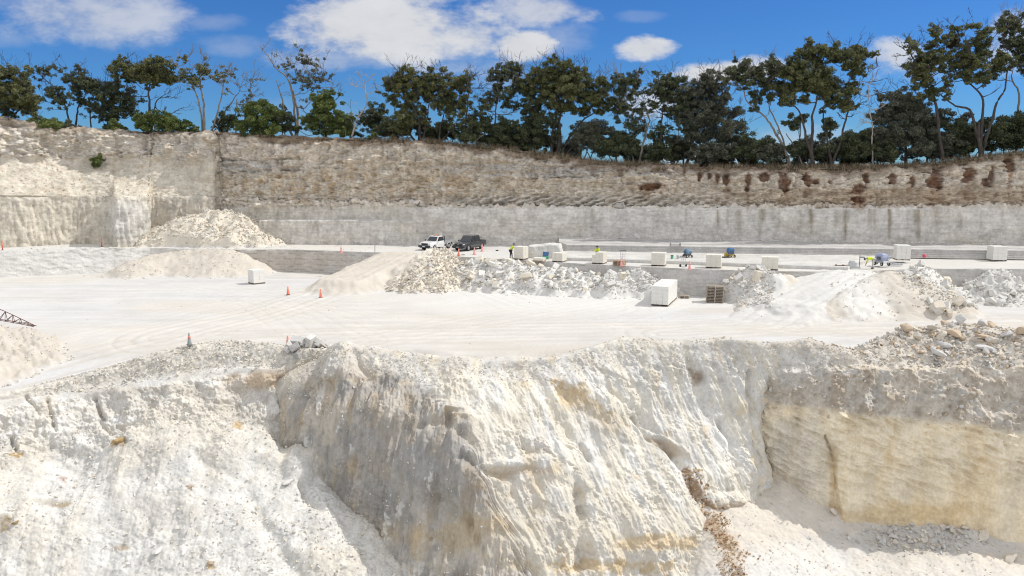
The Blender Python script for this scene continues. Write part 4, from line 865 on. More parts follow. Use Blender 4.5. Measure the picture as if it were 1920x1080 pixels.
def tree(name, label, cat, group, base, back, trunks=(), clumps=(), twigs=(), r0=.26, leaf=LEAFA, bark=BARK, dens=1.0, spread=1.2, tuft=.22, ntuft=20, bare=.9, low_stems=0, leafk=1.0):
    NTREE[0] += 1; rr = np.random.default_rng(100 + NTREE[0])
    b, D = ground_at(base, back)
    root = empty(name, b); tag(root, label, cat, group)
    wd = Wood(); lv = Leaves(); any_leaf = False
    def at(px, py, off=0.0): return Q(px, py, D + off) - b
    for k, tr in enumerate(trunks):
        off = rr.normal(0, .5); pts = [np.array([(tr[0][0] - base) * D / F, rr.normal(0, .15), 0])]
        for j, (px, py) in enumerate(tr[1:]): pts.append(at(px, py, off * (j + 1) / len(tr) * 2))
        rk = r0 * .85 * (1 if k == 0 else .72); wd.limb(pts, rk * 1.15, max(.05, rk * .30), rr, .10, 8, .75)
    if not trunks:
        cs = sorted(clumps, key=lambda c: -c[1])
        for k in range(max(1, low_stems)):
            c = clumps[rr.integers(0, len(clumps))]; wd.limb([np.array([rr.normal(0, .4), rr.normal(0, .3), 0]), (at(c[0], c[1]) * .6 + np.array([0, 0, .2])), at(c[0], c[1])], r0 * .6, .05, rr, .1, 5)
    def nearest(c, maxr=None):
        best = None
        for p, r in wd.nodes:
            dv = c - p; d = np.linalg.norm(dv)
            cost = d + (1.6 * max(0, -dv[2])) + (.8 if r < .05 else 0)
            if best is None or cost < best[0]: best = (cost, p, r)
        return best[1], best[2]
    def fork(p, d, L, r, lvl):
        pts = [p, p + d * L * .5 + rr.normal(0, .08, 3) * L, p + d * L + np.array([0, 0, .12 * L])]
        q = wd.limb(pts, r, max(.014, r * .45), rr, .05 * L + .02, 4, keep=False, step=.3)
        if lvl > 0:
            for _ in range(rr.integers(2, 4)):
                i = rr.integers(len(q) // 2, len(q)); dd = d + rr.normal(0, .55, 3) * np.array([1, .8, .8]); dd[2] += .15; dd /= np.linalg.norm(dd)
                fork(q[i], dd, L * rr.uniform(.5, .8), max(.014, r * .6), lvl - 1)
    clumps = [(c_[0], c_[1], c_[2] * (1.2 if not trunks else 1.0 if base < 690 else 1.2), *c_[3:]) for c_ in clumps]
    if trunks:
        for (cx, cy, r, *q_) in list(clumps):
            for _ in range(4):
                a_ = rr.uniform(0, 6.28); k_ = rr.uniform(.9, 2.1); clumps.append((cx + math.cos(a_) * r * k_, cy + math.sin(a_) * r * k_ * .8, r * rr.uniform(.25, .6), .8))
    order = sorted(range(len(clumps)), key=lambda i: -clumps[i][1])
    for i in order:
        cx, cy, r = clumps[i][:3]; dn = clumps[i][3] if len(clumps[i]) > 3 else 1.0
        off = float(np.clip(rr.normal(0, .55 * spread), -1.6, 1.9)); off = max(off, -back - .8) ; c = at(cx, cy, off); rm = r * D / F
        p, pr = nearest(c); L = np.linalg.norm(c - p)
        if L > .25:
            mid = p * .5 + c * .5 + np.array([0, 0, -.10 * L]) + rr.normal(0, .09, 3) * L
            wd.limb([p, mid, c], min(pr * .75, .035 + .026 * L + .03 * rm), .035, rr, .09, 5)
        n = max(3, int(ntuft * (r / 15.0) ** .9))
        for k in range(n):
            d = rr.normal(0, 1, 3); d /= np.linalg.norm(d); d[2] = d[2] * .75 + .10; q = c + d * rm * (.1 + 1.2 * rr.random() ** .7)
            if rr.random() < .6: wd.limb([c, (c + q) / 2 + rr.normal(0, .1, 3) * rm, q], .032, .014, rr, .05, 4, keep=False, step=.35)
            tr_ = rm * tuft * rr.uniform(.75, 1.35) + .16
            nl = int(105 * dens * dn * tr_ * tr_ / .16 * .6 * leafk); lv.tuft(q, tr_, max(10, nl), rr); any_leaf = True
        if rr.random() < bare:
            d = np.array([rr.normal(0, .7), rr.normal(0, .3), rr.uniform(.3, 1.1)]); d /= np.linalg.norm(d); fork(c, d, rm * 1.2 + .4, .035, 2)
    for tw in twigs:
        c = at(tw[0], tw[1], float(rr.normal(0, .5 * spread))); p, pr = nearest(c); d = c - p; L = np.linalg.norm(d); d /= L
        q = wd.limb([p, p + d * L * .45 + rr.normal(0, .1, 3) * L + np.array([0, 0, -.06 * L]), c], min(pr * .7, .05 + .02 * L), .03, rr, .10, 5)
        for _ in range(int(tw[2]) if len(tw) > 2 else 5):
            i = rr.integers(len(q) // 3, len(q)); dd = d + rr.normal(0, .6, 3) * np.array([1, .7, .9]); dd[2] += .25; dd /= np.linalg.norm(dd); fork(q[i], dd, rr.uniform(.5, 1.3) * min(1.2, .35 + L * .3), .032, 1)
    if trunks and len(wd.nodes) > 6:      # small leafy and bare side shoots along trunks and limbs
        base_nodes = list(wd.nodes)
        for _ in range(16):
            p, r_n = base_nodes[rr.integers(2, len(base_nodes))]
            if p[2] < 1.2: continue
            d = np.array([rr.normal(0, 1), rr.normal(0, .5), rr.uniform(-.1, .9)]); d /= np.linalg.norm(d); L_ = rr.uniform(.5, 1.5); fork(p, d, L_, .03, 1)
            if any_leaf and rr.random() < .65: lv.tuft(p + d * L_, rr.uniform(.25, .5), int(22 * dens), rr); lv.tuft(p + d * L_ * .7 + rr.normal(0, .2, 3), rr.uniform(.2, .4), int(14 * dens), rr)
    tk = link('trunk', np_mesh('trunk', np.concatenate(wd.V), np.concatenate(wd.F), True), bark, root)
    if any_leaf: lv.build('crown', leaf, root, rr)
    return root
EUC = 'eucalyptus trees along the cliff top'
tree('gum_tree', 'bushy dark gum tree with low crown at the left end of the cliff top', 'tree', EUC, 14, 3, [[(14,218),(18,195),(25,170)],[(16,218),(40,205),(52,195)]], [(20,165,26),(45,182,20),(55,205,14),(3,140,10),(28,200,18),(3,185,22),(-15,170,25),(38,160,16),(60,190,10)], [(70,195,3),(50,214,3)], .24, LEAFA, dens=1.1)
tree('gum_tree', 'thin gum leaning left with one small tuft high on a bare stem', 'tree', EUC, 136, 2, [[(136,226),(122,200),(108,178),(96,158),(80,146)]], [(80,138,9),(99,127,9),(90,133,5),(101,180,15),(119,190,12),(92,174,8),(112,172,10)], [(65,132,3),(72,130,3),(104,124,2)], .17, LEAFB, ntuft=12, bare=.4)
tree('gum_tree', 'slim dark gum with flat topped tiers right of the leaning gum', 'tree', EUC, 148, 3.5, [[(148,230),(149,195),(150,165)],[(176,232),(168,205),(160,190)]], [(138,150,15),(158,160,14),(175,165,14),(188,180,13),(160,195,11),(195,168,12),(145,172,9),(178,205,12),(200,195,10)], [(155,135,4),(165,132,2)], .20, LEAFB)
tree('gum_tree', 'shadowy low gum with tangled pale limbs between two taller gums', 'tree', EUC, 215, 4, [[(215,238),(220,210),(226,190)],[(205,236),(200,215),(195,205)]], [(215,170,14),(235,180,15),(205,203,16),(240,205,13),(225,215,13),(222,158,10),(250,190,10),(210,225,10)], [(245,195,4),(220,150,3),(255,215,4)], .2, LEAFB, bare=.8)
tree('gum_tree', 'wide umbrella crowned gum with thick upright trunk above the green bushes', 'tree', EUC, 284, 3, [[(283,216),(281,192),(279,172),(286,150)],[(286,216),(292,195),(305,180)]], [(225,125,12),(243,130,15),(268,127,19),(295,124,17),(310,140,14),(270,150,12),(290,155,11),(320,152,11),(328,146,9),(255,140,13),(240,143,9),(283,135,14),(217,128,7)], [(330,185,6),(345,200,5),(250,180,5),(235,165,4),(310,205,5),(320,172,4)], .30, LEAFA, bare=.5)
tree('gum_tree', 'tall sparse gum with three slender trunks and half bare top', 'tree', EUC, 388, 2, [[(386,248),(383,210),(378,165),(374,130)],[(384,246),(378,205),(365,168),(348,145),(330,120)],[(395,247),(406,205),(413,165),(430,128)]], [(345,113,6),(375,126,12),(358,150,11),(347,140,8),(415,140,8),(382,138,8),(366,156,9),(410,148,6)], [(335,100,5),(360,98,6),(376,98,6),(392,112,5),(432,122,6),(325,118,4),(350,108,4),(402,150,4)], .25, LEAFA, PALEBARK, ntuft=12, bare=.6)
tree('dead_tree', 'leafless fan shaped tree leaning right beside the three trunk gum', 'tree', EUC, 402, 3, [[(400,246),(420,212),(442,180),(450,165)],[(444,250),(442,215),(443,185)]], [(432,140,6,.6),(462,180,7,.5)], [(478,128,7),(455,140,6),(470,165,6),(430,150,5),(483,150,5),(488,175,5),(425,165,4),(470,190,4)], .16, LEAFD, PALEBARK, ntuft=5, bare=.9)
tree('gum_tree', 'tall thinning gum with one long dead limb reaching up left', 'tree', EUC, 555, 2.5, [[(555,251),(556,220),(550,175),(545,158)],[(556,220),(545,160),(520,128),(495,95)],[(550,200),(525,175),(518,150)]], [(536,120,8,.7),(568,115,12,.7),(590,122,12,.7),(575,150,14,.6),(603,148,12,.6),(585,165,10,.6),(560,140,9,.5)], [(492,92,6),(512,115,5),(545,118,4),(570,112,4),(600,125,5),(620,152,6),(625,165,5),(525,160,4),(590,180,4)], .30, LEAFD, PALEBARK, ntuft=12, bare=.9)
tree('gum_tree', 'dense light green tree hiding the foot of the thinning gum', 'tree', EUC, 612, 2, [[(612,252),(610,225),(605,205)]], [(603,190,16),(622,198,17),(612,220,24),(640,226,17),(590,236,18),(632,240,18),(575,228,12),(600,205,14),(648,240,10)], [], .2, LEAFC, dens=1.2, bare=.1)
tree('dead_tree', 'bare white dead tree leaning alone in the gap in the row', 'tree', None, 656, 1, [[(656,254),(672,222),(688,192),(686,168),(682,152)]], [], [(676,142,5),(696,142,5),(708,166,4),(668,160,4)], .17, LEAFD, DEADBARK)
tree('gum_tree', 'small dark tree in the distance behind the bare dead tree', 'tree', EUC, 704, 12, [[(704,262),(708,238),(712,225)]], [(690,224,13),(708,218,13),(722,232,14),(700,240,12),(735,240,12)], [], .14, LEAFB, bare=.1)
tree('gum_tree', 'broad light olive gum with layered crown right of the dead tree', 'tree', EUC, 787, 2.5, [[(787,266),(786,235),(778,210),(768,190)],[(790,266),(800,225),(805,190)],[(783,250),(755,228),(740,205)]], [(735,163,12),(755,145,14),(770,158,15),(735,184,11),(790,150,11),(775,184,14),(800,172,16),(815,163,12),(760,200,11),(765,224,14),(748,238,12),(785,213,12),(750,165,10),(725,160,7),(812,145,10),(748,152,8)], [(720,162,2),(800,240,5),(770,250,4)], .27, LEAFA, dens=1.05)
tree('gum_tree', 'mid height gum with rounded tufts next to the broad olive gum', 'tree', EUC, 822, 2.8, [[(821,266),(824,235),(834,205)],[(823,262),(845,245),(862,262)]], [(838,144,11),(860,154,13),(870,165,11),(850,184,14),(862,200,11),(820,190,11),(840,208,12),(870,190,8),(828,160,10),(848,160,9)], [(855,240,5),(845,225,4)], .2, LEAFA)
tree('dead_tree', 'straight grey trunk with dead forked top between two green gums', 'tree', EUC, 874, 1.5, [[(874,270),(876,225),(878,185),(882,165)]], [(865,214,11),(890,222,12),(868,230,9)], [(884,135,6),(903,140,6),(915,165,5),(868,165,4),(895,165,4)], .22, LEAFA, BARK, ntuft=12)
tree('gum_tree', 'gum with twisting pale limbs and small dark tufts left of the tallest middle gum', 'tree', EUC, 925, 2.8, [[(924,274),(930,230),(930,200),(936,160)],[(914,274),(918,235),(925,212)]], [(930,134,11),(950,139,12),(965,135,9),(968,150,10),(960,174,13),(985,174,13),(935,168,9),(920,188,9),(950,195,9),(910,200,9),(975,160,8),(938,148,8)], [(905,180,5),(955,215,5),(945,210,4),(970,210,4)], .21, LEAFB, PALEBARK, bare=.7)
tree('dense_tree', 'dense green conical tree touching the tallest middle gum', 'tree', EUC, 1000, 2, [[(1000,288),(1000,240),(1003,205)]], [(1005,190,15),(1000,212,16),(995,240,20),(985,262,18),(1010,265,17),(1020,230,13),(990,276,13),(1012,248,14)], [], .2, LEAFB, dens=1.3, bare=.1)
tree('gum_tree', 'tallest middle gum with several dark trunks and a broad domed crown', 'tree', EUC, 1042, 2.2, [[(1044,292),(1052,262),(1052,225),(1058,185)],[(1034,291),(1034,245),(1044,205),(1042,180)],[(1048,290),(1066,255),(1092,222),(1122,205)],[(1054,290),(1072,278),(1085,268)]], [(1010,135,11),(1035,140,20),(1065,144,18),(1040,165,22),(1070,168,21),(1095,158,16),(1110,183,16),(1125,190,13),(1085,190,16),(1020,175,16),(1135,165,11),(1100,205,13),(1055,200,12),(1018,150,12),(1082,140,10)], [(1125,150,3),(1090,240,4)], .34, LEAFA, dens=1.1)
tree('gum_tree', 'airy gum with white limbs and separate small tufts right of the domed gum', 'tree', EUC, 1196, 2.4, [[(1197,306),(1205,270),(1215,225),(1206,190)],[(1188,306),(1182,265),(1190,240)]], [(1165,153,11),(1180,152,11),(1165,174,13),(1190,165,9),(1150,204,11),(1185,228,11),(1195,243,11),(1160,190,9),(1200,205,8),(1172,210,8)], [(1205,180,6),(1215,195,5),(1175,190,4),(1210,240,4)], .22, LEAFB, PALEBARK, bare=.8)
tree('gum_tree', 'gum with forked leaning trunk and rounded crown in the right half of the row', 'tree', EUC, 1226, 3, [[(1226,308),(1240,272),(1242,225),(1246,175)],[(1262,309),(1250,275),(1245,250)],[(1280,310),(1285,280),(1295,255)]], [(1235,164,13),(1255,159,13),(1250,180,14),(1270,155,11),(1265,188,13),(1276,204,12),(1225,200,8),(1256,214,11),(1240,240,11),(1230,268,11),(1265,265,13),(1285,178,12),(1295,240,13)], [(1228,220,4),(1215,240,4),(1270,235,4)], .22, LEAFB, bare=.6)
tree('gum_tree', 'grey green spreading gum whose foliage hangs almost to the ground', 'tree', EUC, 1300, 3.5, [[(1288,312),(1298,270),(1315,240),(1330,215)],[(1310,313),(1340,270),(1352,240)]], [(1290,175,15),(1310,164,13),(1335,150,13),(1340,170,17),(1310,190,17),(1290,206,17),(1330,200,17),(1355,185,11),(1305,226,20),(1340,226,18),(1370,215,15),(1365,240,17),(1330,255,18),(1300,260,14),(1380,262,16),(1322,148,10),(1350,205,14)], [(1390,200,4),(1285,255,4)], .26, LEAFD, dens=.95)
tree('gum_tree', 'pale trunked gum leaning left over the hanging grey gum', 'tree', EUC, 1481, 2, [[(1482,310),(1462,262),(1432,218),(1402,190),(1392,160)],[(1482,308),(1468,262),(1445,205),(1440,170)],[(1510,311),(1490,275),(1474,250)]], [(1390,130,11),(1410,140,13),(1425,150,12),(1440,124,11),(1455,130,13),(1430,174,9),(1420,190,9),(1370,140,10),(1450,163,9),(1400,160,9),(1385,150,9),(1445,145,9)], [(1415,165,5),(1470,180,4),(1440,215,4)], .24, LEAFB, PALEBARK, bare=.7)
tree('gum_tree', 'big two trunked gum with flat olive crown rising right of the leaning gum', 'tree', EUC, 1545, 2, [[(1523,311),(1527,262),(1526,215),(1533,180)],[(1560,311),(1578,262),(1590,210),(1596,172)],[(1562,309),(1555,270),(1546,225),(1543,200)],[(1528,240),(1500,210),(1480,200)]], [(1505,100,11),(1535,94,16),(1555,100,14),(1570,104,11),(1490,144,18),(1515,150,22),(1545,150,20),(1475,135,12),(1530,119,13),(1540,170,15),(1565,160,11),(1596,120,16),(1602,136,11),(1620,105,10),(1606,99,10),(1580,196,13),(1560,190,13),(1478,186,12),(1460,170,11),(1590,172,10),(1520,165,14),(1600,160,9)], [(1640,128,6),(1655,150,6),(1650,172,5),(1643,113,4),(1620,190,5),(1600,215,5),(1635,200,4),(1575,220,4)], .36, LEAFA, dens=1.1, bare=.6)
tree('dead_tree', 'thin bare pole of a dead tree between the flat crowned gum and the grey thicket', 'tree', EUC, 1637, 1.4, [[(1637,308),(1636,255),(1634,215),(1628,160)]], [], [(1662,192,4),(1622,180,3),(1634,150,4),(1610,225,4)], .13, LEAFD, DEADBARK)
tree('dense_tree', 'dense grey green thicket tree left of the tallest right gum', 'tree', EUC, 1700, 3, [[(1700,306),(1696,260),(1692,220)],[(1740,302),(1745,265),(1750,235)]], [(1690,186,17),(1700,208,22),(1670,216,19),(1660,250,21),(1700,250,26),(1735,220,19),(1740,258,24),(1770,230,17),(1775,268,21),(1665,282,19),(1720,286,20),(1715,195,13),(1650,225,12)], [], .26, LEAFD, dens=1.2, bare=.15)
big = tree('gum_tree', 'tallest gum at the right with sweeping bent limbs and a dark ball in its crown', 'tree', EUC, 1838, 1.8, [[(1838,290),(1838,255),(1836,228)],[(1837,245),(1818,214),(1788,200),(1764,178)],[(1838,240),(1862,200),(1882,168),(1890,130)],[(1838,228),(1846,195),(1833,168),(1806,150)],[(1770,182),(1745,160),(1722,125),(1706,98)]], [(1710,90,9),(1715,130,12),(1745,130,14),(1730,158,12),(1750,64,9),(1765,110,14),(1796,60,9),(1800,120,16),(1815,130,15),(1835,140,16),(1825,105,14),(1845,60,13),(1850,80,11),(1868,120,14),(1885,110,12),(1745,86,9),(1750,178,11),(1770,165,9),(1722,145,9),(1776,72,8),(1810,90,9),(1740,112,9)], [(1688,88,5),(1680,100,4),(1700,72,4),(1725,72,3),(1760,54,4),(1690,125,4),(1800,215,4),(1860,175,4)], .40, LEAFA, dens=1.0, bare=.8)
lvn = Leaves(); r_ = np.random.default_rng(5); bb = np.array(big.location)
for k in range(12): lvn.tuft(Q(1787, 80, bb[1]) - bb + r_.normal(0, .3, 3), .42, 70, r_, .9)
lvn.build('leaf_ball', leaf_mat('leaf_brown', (.02, .018, .012), (.045, .038, .022), (.08, .065, .04)), big, r_, .26, .13)
tree('gum_tree', 'leaning pale limbed gum cut off by the right edge of the photo', 'tree', EUC, 1852, 3.5, [[(1850,284),(1885,240),(1912,208),(1914,172),(1896,142)],[(1900,235),(1925,190),(1940,150)]], [(1880,50,12),(1905,45,12),(1890,80,9),(1915,90,12),(1905,120,11),(1922,60,12),(1940,100,18),(1950,140,18),(1895,62,8),(1930,80,12),(1965,110,18)], [(1870,42,5),(1892,36,5),(1912,34,4),(1885,150,4),(1905,105,4)], .30, LEAFB, PALEBARK, bare=.9)
tree('gum_tree', 'gum standing just beyond the right edge of the photo', 'tree', EUC, 2030, 3, [[(2030,282),(2035,200),(2040,150)]], [(2020,90,24),(2050,110,26),(2040,150,24),(2010,140,20),(2070,160,22)], [], .3, LEAFA)
tree('gum_tree', 'gum standing just beyond the left edge of the photo', 'tree', EUC, -60, 3, [[(-60,216),(-58,190),(-55,160)]], [(-70,130,22),(-45,150,22),(-80,165,20),(-55,180,18)], [], .26, LEAFA)
SH = 'dark shrubs under the gums'
def shrub(label, base, back, clumps, leaf=LEAFB, grp=SH, name='shrub', dens=1.2, tuft=.28):
    tree(name, label, 'shrub', grp, base, back, (), clumps, (), .14, leaf, dens=dens, spread=.7, bare=.08, low_stems=3, ntuft=15, tuft=tuft)
GB = 'green bushes on the cliff edge'
shrub('low olive bush overhanging the cliff edge at the far left', 88, .5, [(72,234,11),(88,230,13),(104,234,11),(88,240,10)], LEAFC, GB, 'bush')
shrub('flat grey bush beside the low olive bush', 130, .6, [(122,238,8),(134,237,9),(143,241,6)], LEAFD, GB, 'bush')
shrub('small rounded green bush halfway to the wide bush', 217, .5, [(208,240,9),(222,236,11),(216,245,9),(230,242,7)], LEAFC, GB, 'bush')
shrub('wide yellow green bush in two mounds below the umbrella crowned gum', 298, .6, [(266,226,13),(282,222,14),(270,238,12),(310,222,14),(326,228,14),(300,236,14),(338,236,11),(318,240,12)], LEAFC, GB, 'bush')
shrub('small green bush right of the wide yellow green bush', 352, .5, [(346,242,9),(358,240,9),(366,246,6)], LEAFC, GB, 'bush')
shrub('dark shrub behind the half bare trees', 425, 2, [(420,225,12),(432,232,12),(415,240,10),(438,222,9)], LEAFB)
shrub('big round bright green bush at the foot of the thinning gum', 486, .6, [(465,215,16),(485,208,17),(505,214,16),(470,232,17),(495,232,18),(515,228,13),(480,246,15),(508,246,13),(455,238,10)], LEAFC, GB, 'bush')
shrub('dark shrub between the bright bush and the thinning gum', 535, 2, [(530,212,11),(540,225,12),(548,238,10),(528,240,10)], LEAFB)
shrub('small pale shrub by fallen branches at the cliff edge', 695, .3, [(694,262,7),(700,256,7),(690,268,5)], LEAFC, GB, 'bush')
shrub('broad low dark shrub right of the fallen branches', 738, 4, [(725,240,13),(745,245,13),(756,238,11),(735,255,10),(715,250,10)], LEAFB)
shrub('dark rounded thicket filling the space under the twisting gum', 915, 1.6, [(888,250,17),(905,238,17),(922,245,20),(942,252,18),(945,235,14),(900,262,14),(930,268,14),(960,262,13),(870,258,12)], LEAFB)
shrub('dark thicket at the right foot of the domed gum', 1100, 1.6, [(1095,248,18),(1110,236,15),(1120,258,20),(1100,270,18),(1132,246,14),(1080,262,12)], LEAFD)
shrub('sprawling dark thicket right of the domed gum', 1148, 1.6, [(1145,268,20),(1160,262,15),(1165,280,17),(1135,282,16),(1180,284,12)], LEAFB)
shrub('low dark shrub behind the forked leaning gum', 1272, 5, [(1260,290,12),(1275,282,12),(1290,288,11)], LEAFB)
shrub('dark shrub in front of the hanging grey gum', 1395, 1.5, [(1385,290,13),(1400,280,14),(1415,288,14),(1430,272,14),(1405,262,11)], LEAFB)
shrub('dark shrub at the foot of the pale leaning gum', 1450, 1.6, [(1440,288,14),(1455,282,14),(1470,290,11),(1425,292,11)], LEAFD)
shrub('shrub between the two trunks of the big flat crowned gum', 1555, 3, [(1545,282,12),(1560,290,11),(1535,290,10),(1557,235,12),(1548,250,11)], LEAFB)
shrub('dark thicket right of the big flat crowned gum', 1605, 2.6, [(1598,270,18),(1615,262,16),(1625,275,16),(1590,286,14),(1612,288,14)], LEAFB)
shrub('dark thicket under the tallest right gum', 1800, 3, [(1795,245,15),(1812,240,15),(1808,262,16),(1825,268,15),(1785,260,14),(1800,280,14)], LEAFB)
shrub('dark thicket closing the right end of the row', 1895, 3.4, [(1855,240,13),(1872,240,17),(1890,262,18),(1902,245,20),(1922,232,19),(1940,250,20),(1865,262,15),(1925,265,17),(1880,275,14)], LEAFB)
shrub('dark shrub right of the forked leaning gum', 1242, 2.4, [(1228,290,12),(1242,284,13),(1255,294,12),(1215,294,10)], LEAFB)
shrub('tangled dark shrub below the hanging grey gum', 1335, 2.2, [(1310,292,13),(1328,285,15),(1345,290,15),(1362,284,13),(1378,292,11)], LEAFD)
shrub('low dark shrub left of the big two trunked gum', 1500, 2.6, [(1486,286,11),(1500,280,12),(1512,288,11),(1480,226,9),(1500,224,10),(1490,240,9)], LEAFB)
shrub('dark shrub left of the grey thicket tree', 1652, 2.2, [(1640,285,14),(1655,276,15),(1668,288,13)], LEAFB)
shrub('dark shrub right of the grey thicket tree', 1762, 2.4, [(1750,285,14),(1765,272,16),(1778,284,14),(1745,270,11)], LEAFD)
for (b_, bk_, hh_, lf_, lab_) in ((780,5,30,LEAFB,'dark undergrowth behind the broad olive gum'), (850,5,34,LEAFB,'dark undergrowth behind the rounded tufts gum'), (965,6,40,LEAFB,'dark tall undergrowth behind the conical tree'), (1060,6,36,LEAFD,'dark undergrowth seen between the trunks of the domed gum'), (1210,6,40,LEAFB,'dark undergrowth behind the airy white limbed gum'), (1265,6,44,LEAFD,'dark tall undergrowth behind the forked leaning gum'), (1350,6.5,50,LEAFB,'dark tall undergrowth behind the hanging grey gum'), (1425,6.5,46,LEAFB,'dark tall undergrowth behind the pale leaning gum'), (1515,6.5,44,LEAFD,'dark undergrowth seen between the big trunks'), (1585,6.5,50,LEAFB,'dark tall undergrowth right of the big trunks'), (1650,6.5,54,LEAFB,'dark tall undergrowth behind the bare pole'), (1820,6.5,60,LEAFB,'dark tall undergrowth behind the tallest gum')):
    by_ = topY(b_) - 6; rq = random.Random(b_)
    shrub(lab_, b_, bk_, [(b_ + rq.uniform(-34, 34), by_ - rq.uniform(0, hh_), rq.uniform(9, 15)) for _ in range(9)], lf_, 'undergrowth behind the gums')
shrub('low dark undergrowth far behind the leaning dead tree gap', 645, 10, [(630,240,12),(650,246,11),(668,250,9)], LEAFB)
# bush rooted in the cliff face and a weed in the cleft
def face_plant(name, label, px, py, sheet, clumps, leaf, off=.4, ln=.3):
    P_, X_, Y_ = SHEET[sheet]; p = P_.reshape(-1, 3)[((X_ - px) ** 2 + (Y_ - py) ** 2).argmin()]
    root = empty(name, p); tag(root, label, 'plant'); rr = np.random.default_rng(px); lv = Leaves(); wd = Wood()
    for (cx, cy, r) in clumps:
        c = Q(cx, cy, p[1] - off) - p; rm = r * p[1] / F
        wd.limb([np.zeros(3), c * .5, c], .04 * min(1, rm), .012, rr, .03, 4)
        for _ in range(7):
            q = c + rr.normal(0, .45, 3) * rm; lv.tuft(q, rm * .45, int(40 + 40 * rm), rr, .8)
    link('stem', np_mesh('stem', np.concatenate(wd.V), np.concatenate(wd.F), True), BARK, root); lv.build('foliage', leaf, root, rr, ln, ln * .5)
face_plant('bush', 'green bush growing out of the upper cliff face at the left', 185, 303, 'back_cliff', [(180,300,9),(190,298,9),(186,306,9),(176,308,6)], LEAFC, .5)
face_plant('weed', 'small bluish green weed on the rusty stones in the cleft', 1382, 1010, 'front_cliff', [(1380,1004,6),(1386,1010,5),(1376,1012,5)], LEAFC, 1.4, .13)
# dry grass and twigs along the cliff top
n = 26000; pxg = rng.uniform(-500, 2450, n); bk = np.concatenate([rng.uniform(-.35, .6, n // 2), rng.uniform(.2, 5, n - n // 2)])
ug = (pxg - CX) / F; ed = np.interp(ug, TWU, TW[:, 1]); yg = ed + bk; zg = plateau_z(ug, bk) + np.minimum(bk, 0) * .8
den = gn(np.stack([pxg * .03, 0 * pxg, bk * .3], -1), 71) > -.28 + .3 * (pxg < 700); pxg, yg, zg, ug = pxg[den], yg[den], zg[den], ug[den]; n = len(pxg)
hgt = rng.uniform(.2, .75, n) * (1 + .5 * (pxg > 700)); lean = rng.normal(0, .35, (n, 2)) * hgt[:, None]; wdt = rng.uniform(.02, .05, n)
b0 = np.stack([ug * yg, yg, zg - .1], -1); V = np.stack([b0 - np.stack([wdt, 0 * wdt, 0 * wdt], -1), b0 + np.stack([wdt, 0 * wdt, 0 * wdt], -1), b0 + np.stack([lean[:, 0], lean[:, 1], hgt], -1)], 1).reshape(-1, 3)
gc = np.array([(.20, .15, .095), (.13, .10, .065), (.28, .22, .14), (.10, .085, .06)])[rng.integers(0, 4, n)]
tag(link('dry_grass', np_mesh('dry_grass', V, np.arange(n * 3).reshape(n, 3), False, np.repeat(gc, 3, 0)), STONE), 'dry brown grass and litter along the cliff top', 'grass', None, 'stuff')
for (x0, y0, x1, y1, lab) in ((640,256,700,262,'pale fallen branch lying at the foot of the dead tree'), (708,255,738,266,'grey fallen branch beside the small pale shrub'), (880,270,925,244,'bent dead branch propped by the dark thicket')):
    w_ = Wood(); b, D = ground_at(x0, .3); e = Q(x1, y1, D + .6) - b; rr = np.random.default_rng(x0); q = w_.limb([np.array([0, 0, .15]), e * .5 + np.array([0, 0, .25]), e], .09, .03, rr, .1, 5)
    for k in range(4): i = rr.integers(2, len(q)); w_.limb([q[i], q[i] + rr.normal(0, .5, 3) + np.array([.2, 0, .5])], .035, .012, rr, .05, 4)
    o = link('fallen_branch', np_mesh('fallen_branch', np.concatenate(w_.V), np.concatenate(w_.F), True), DEADBARK); o.location = b; tag(o, lab, 'branch')

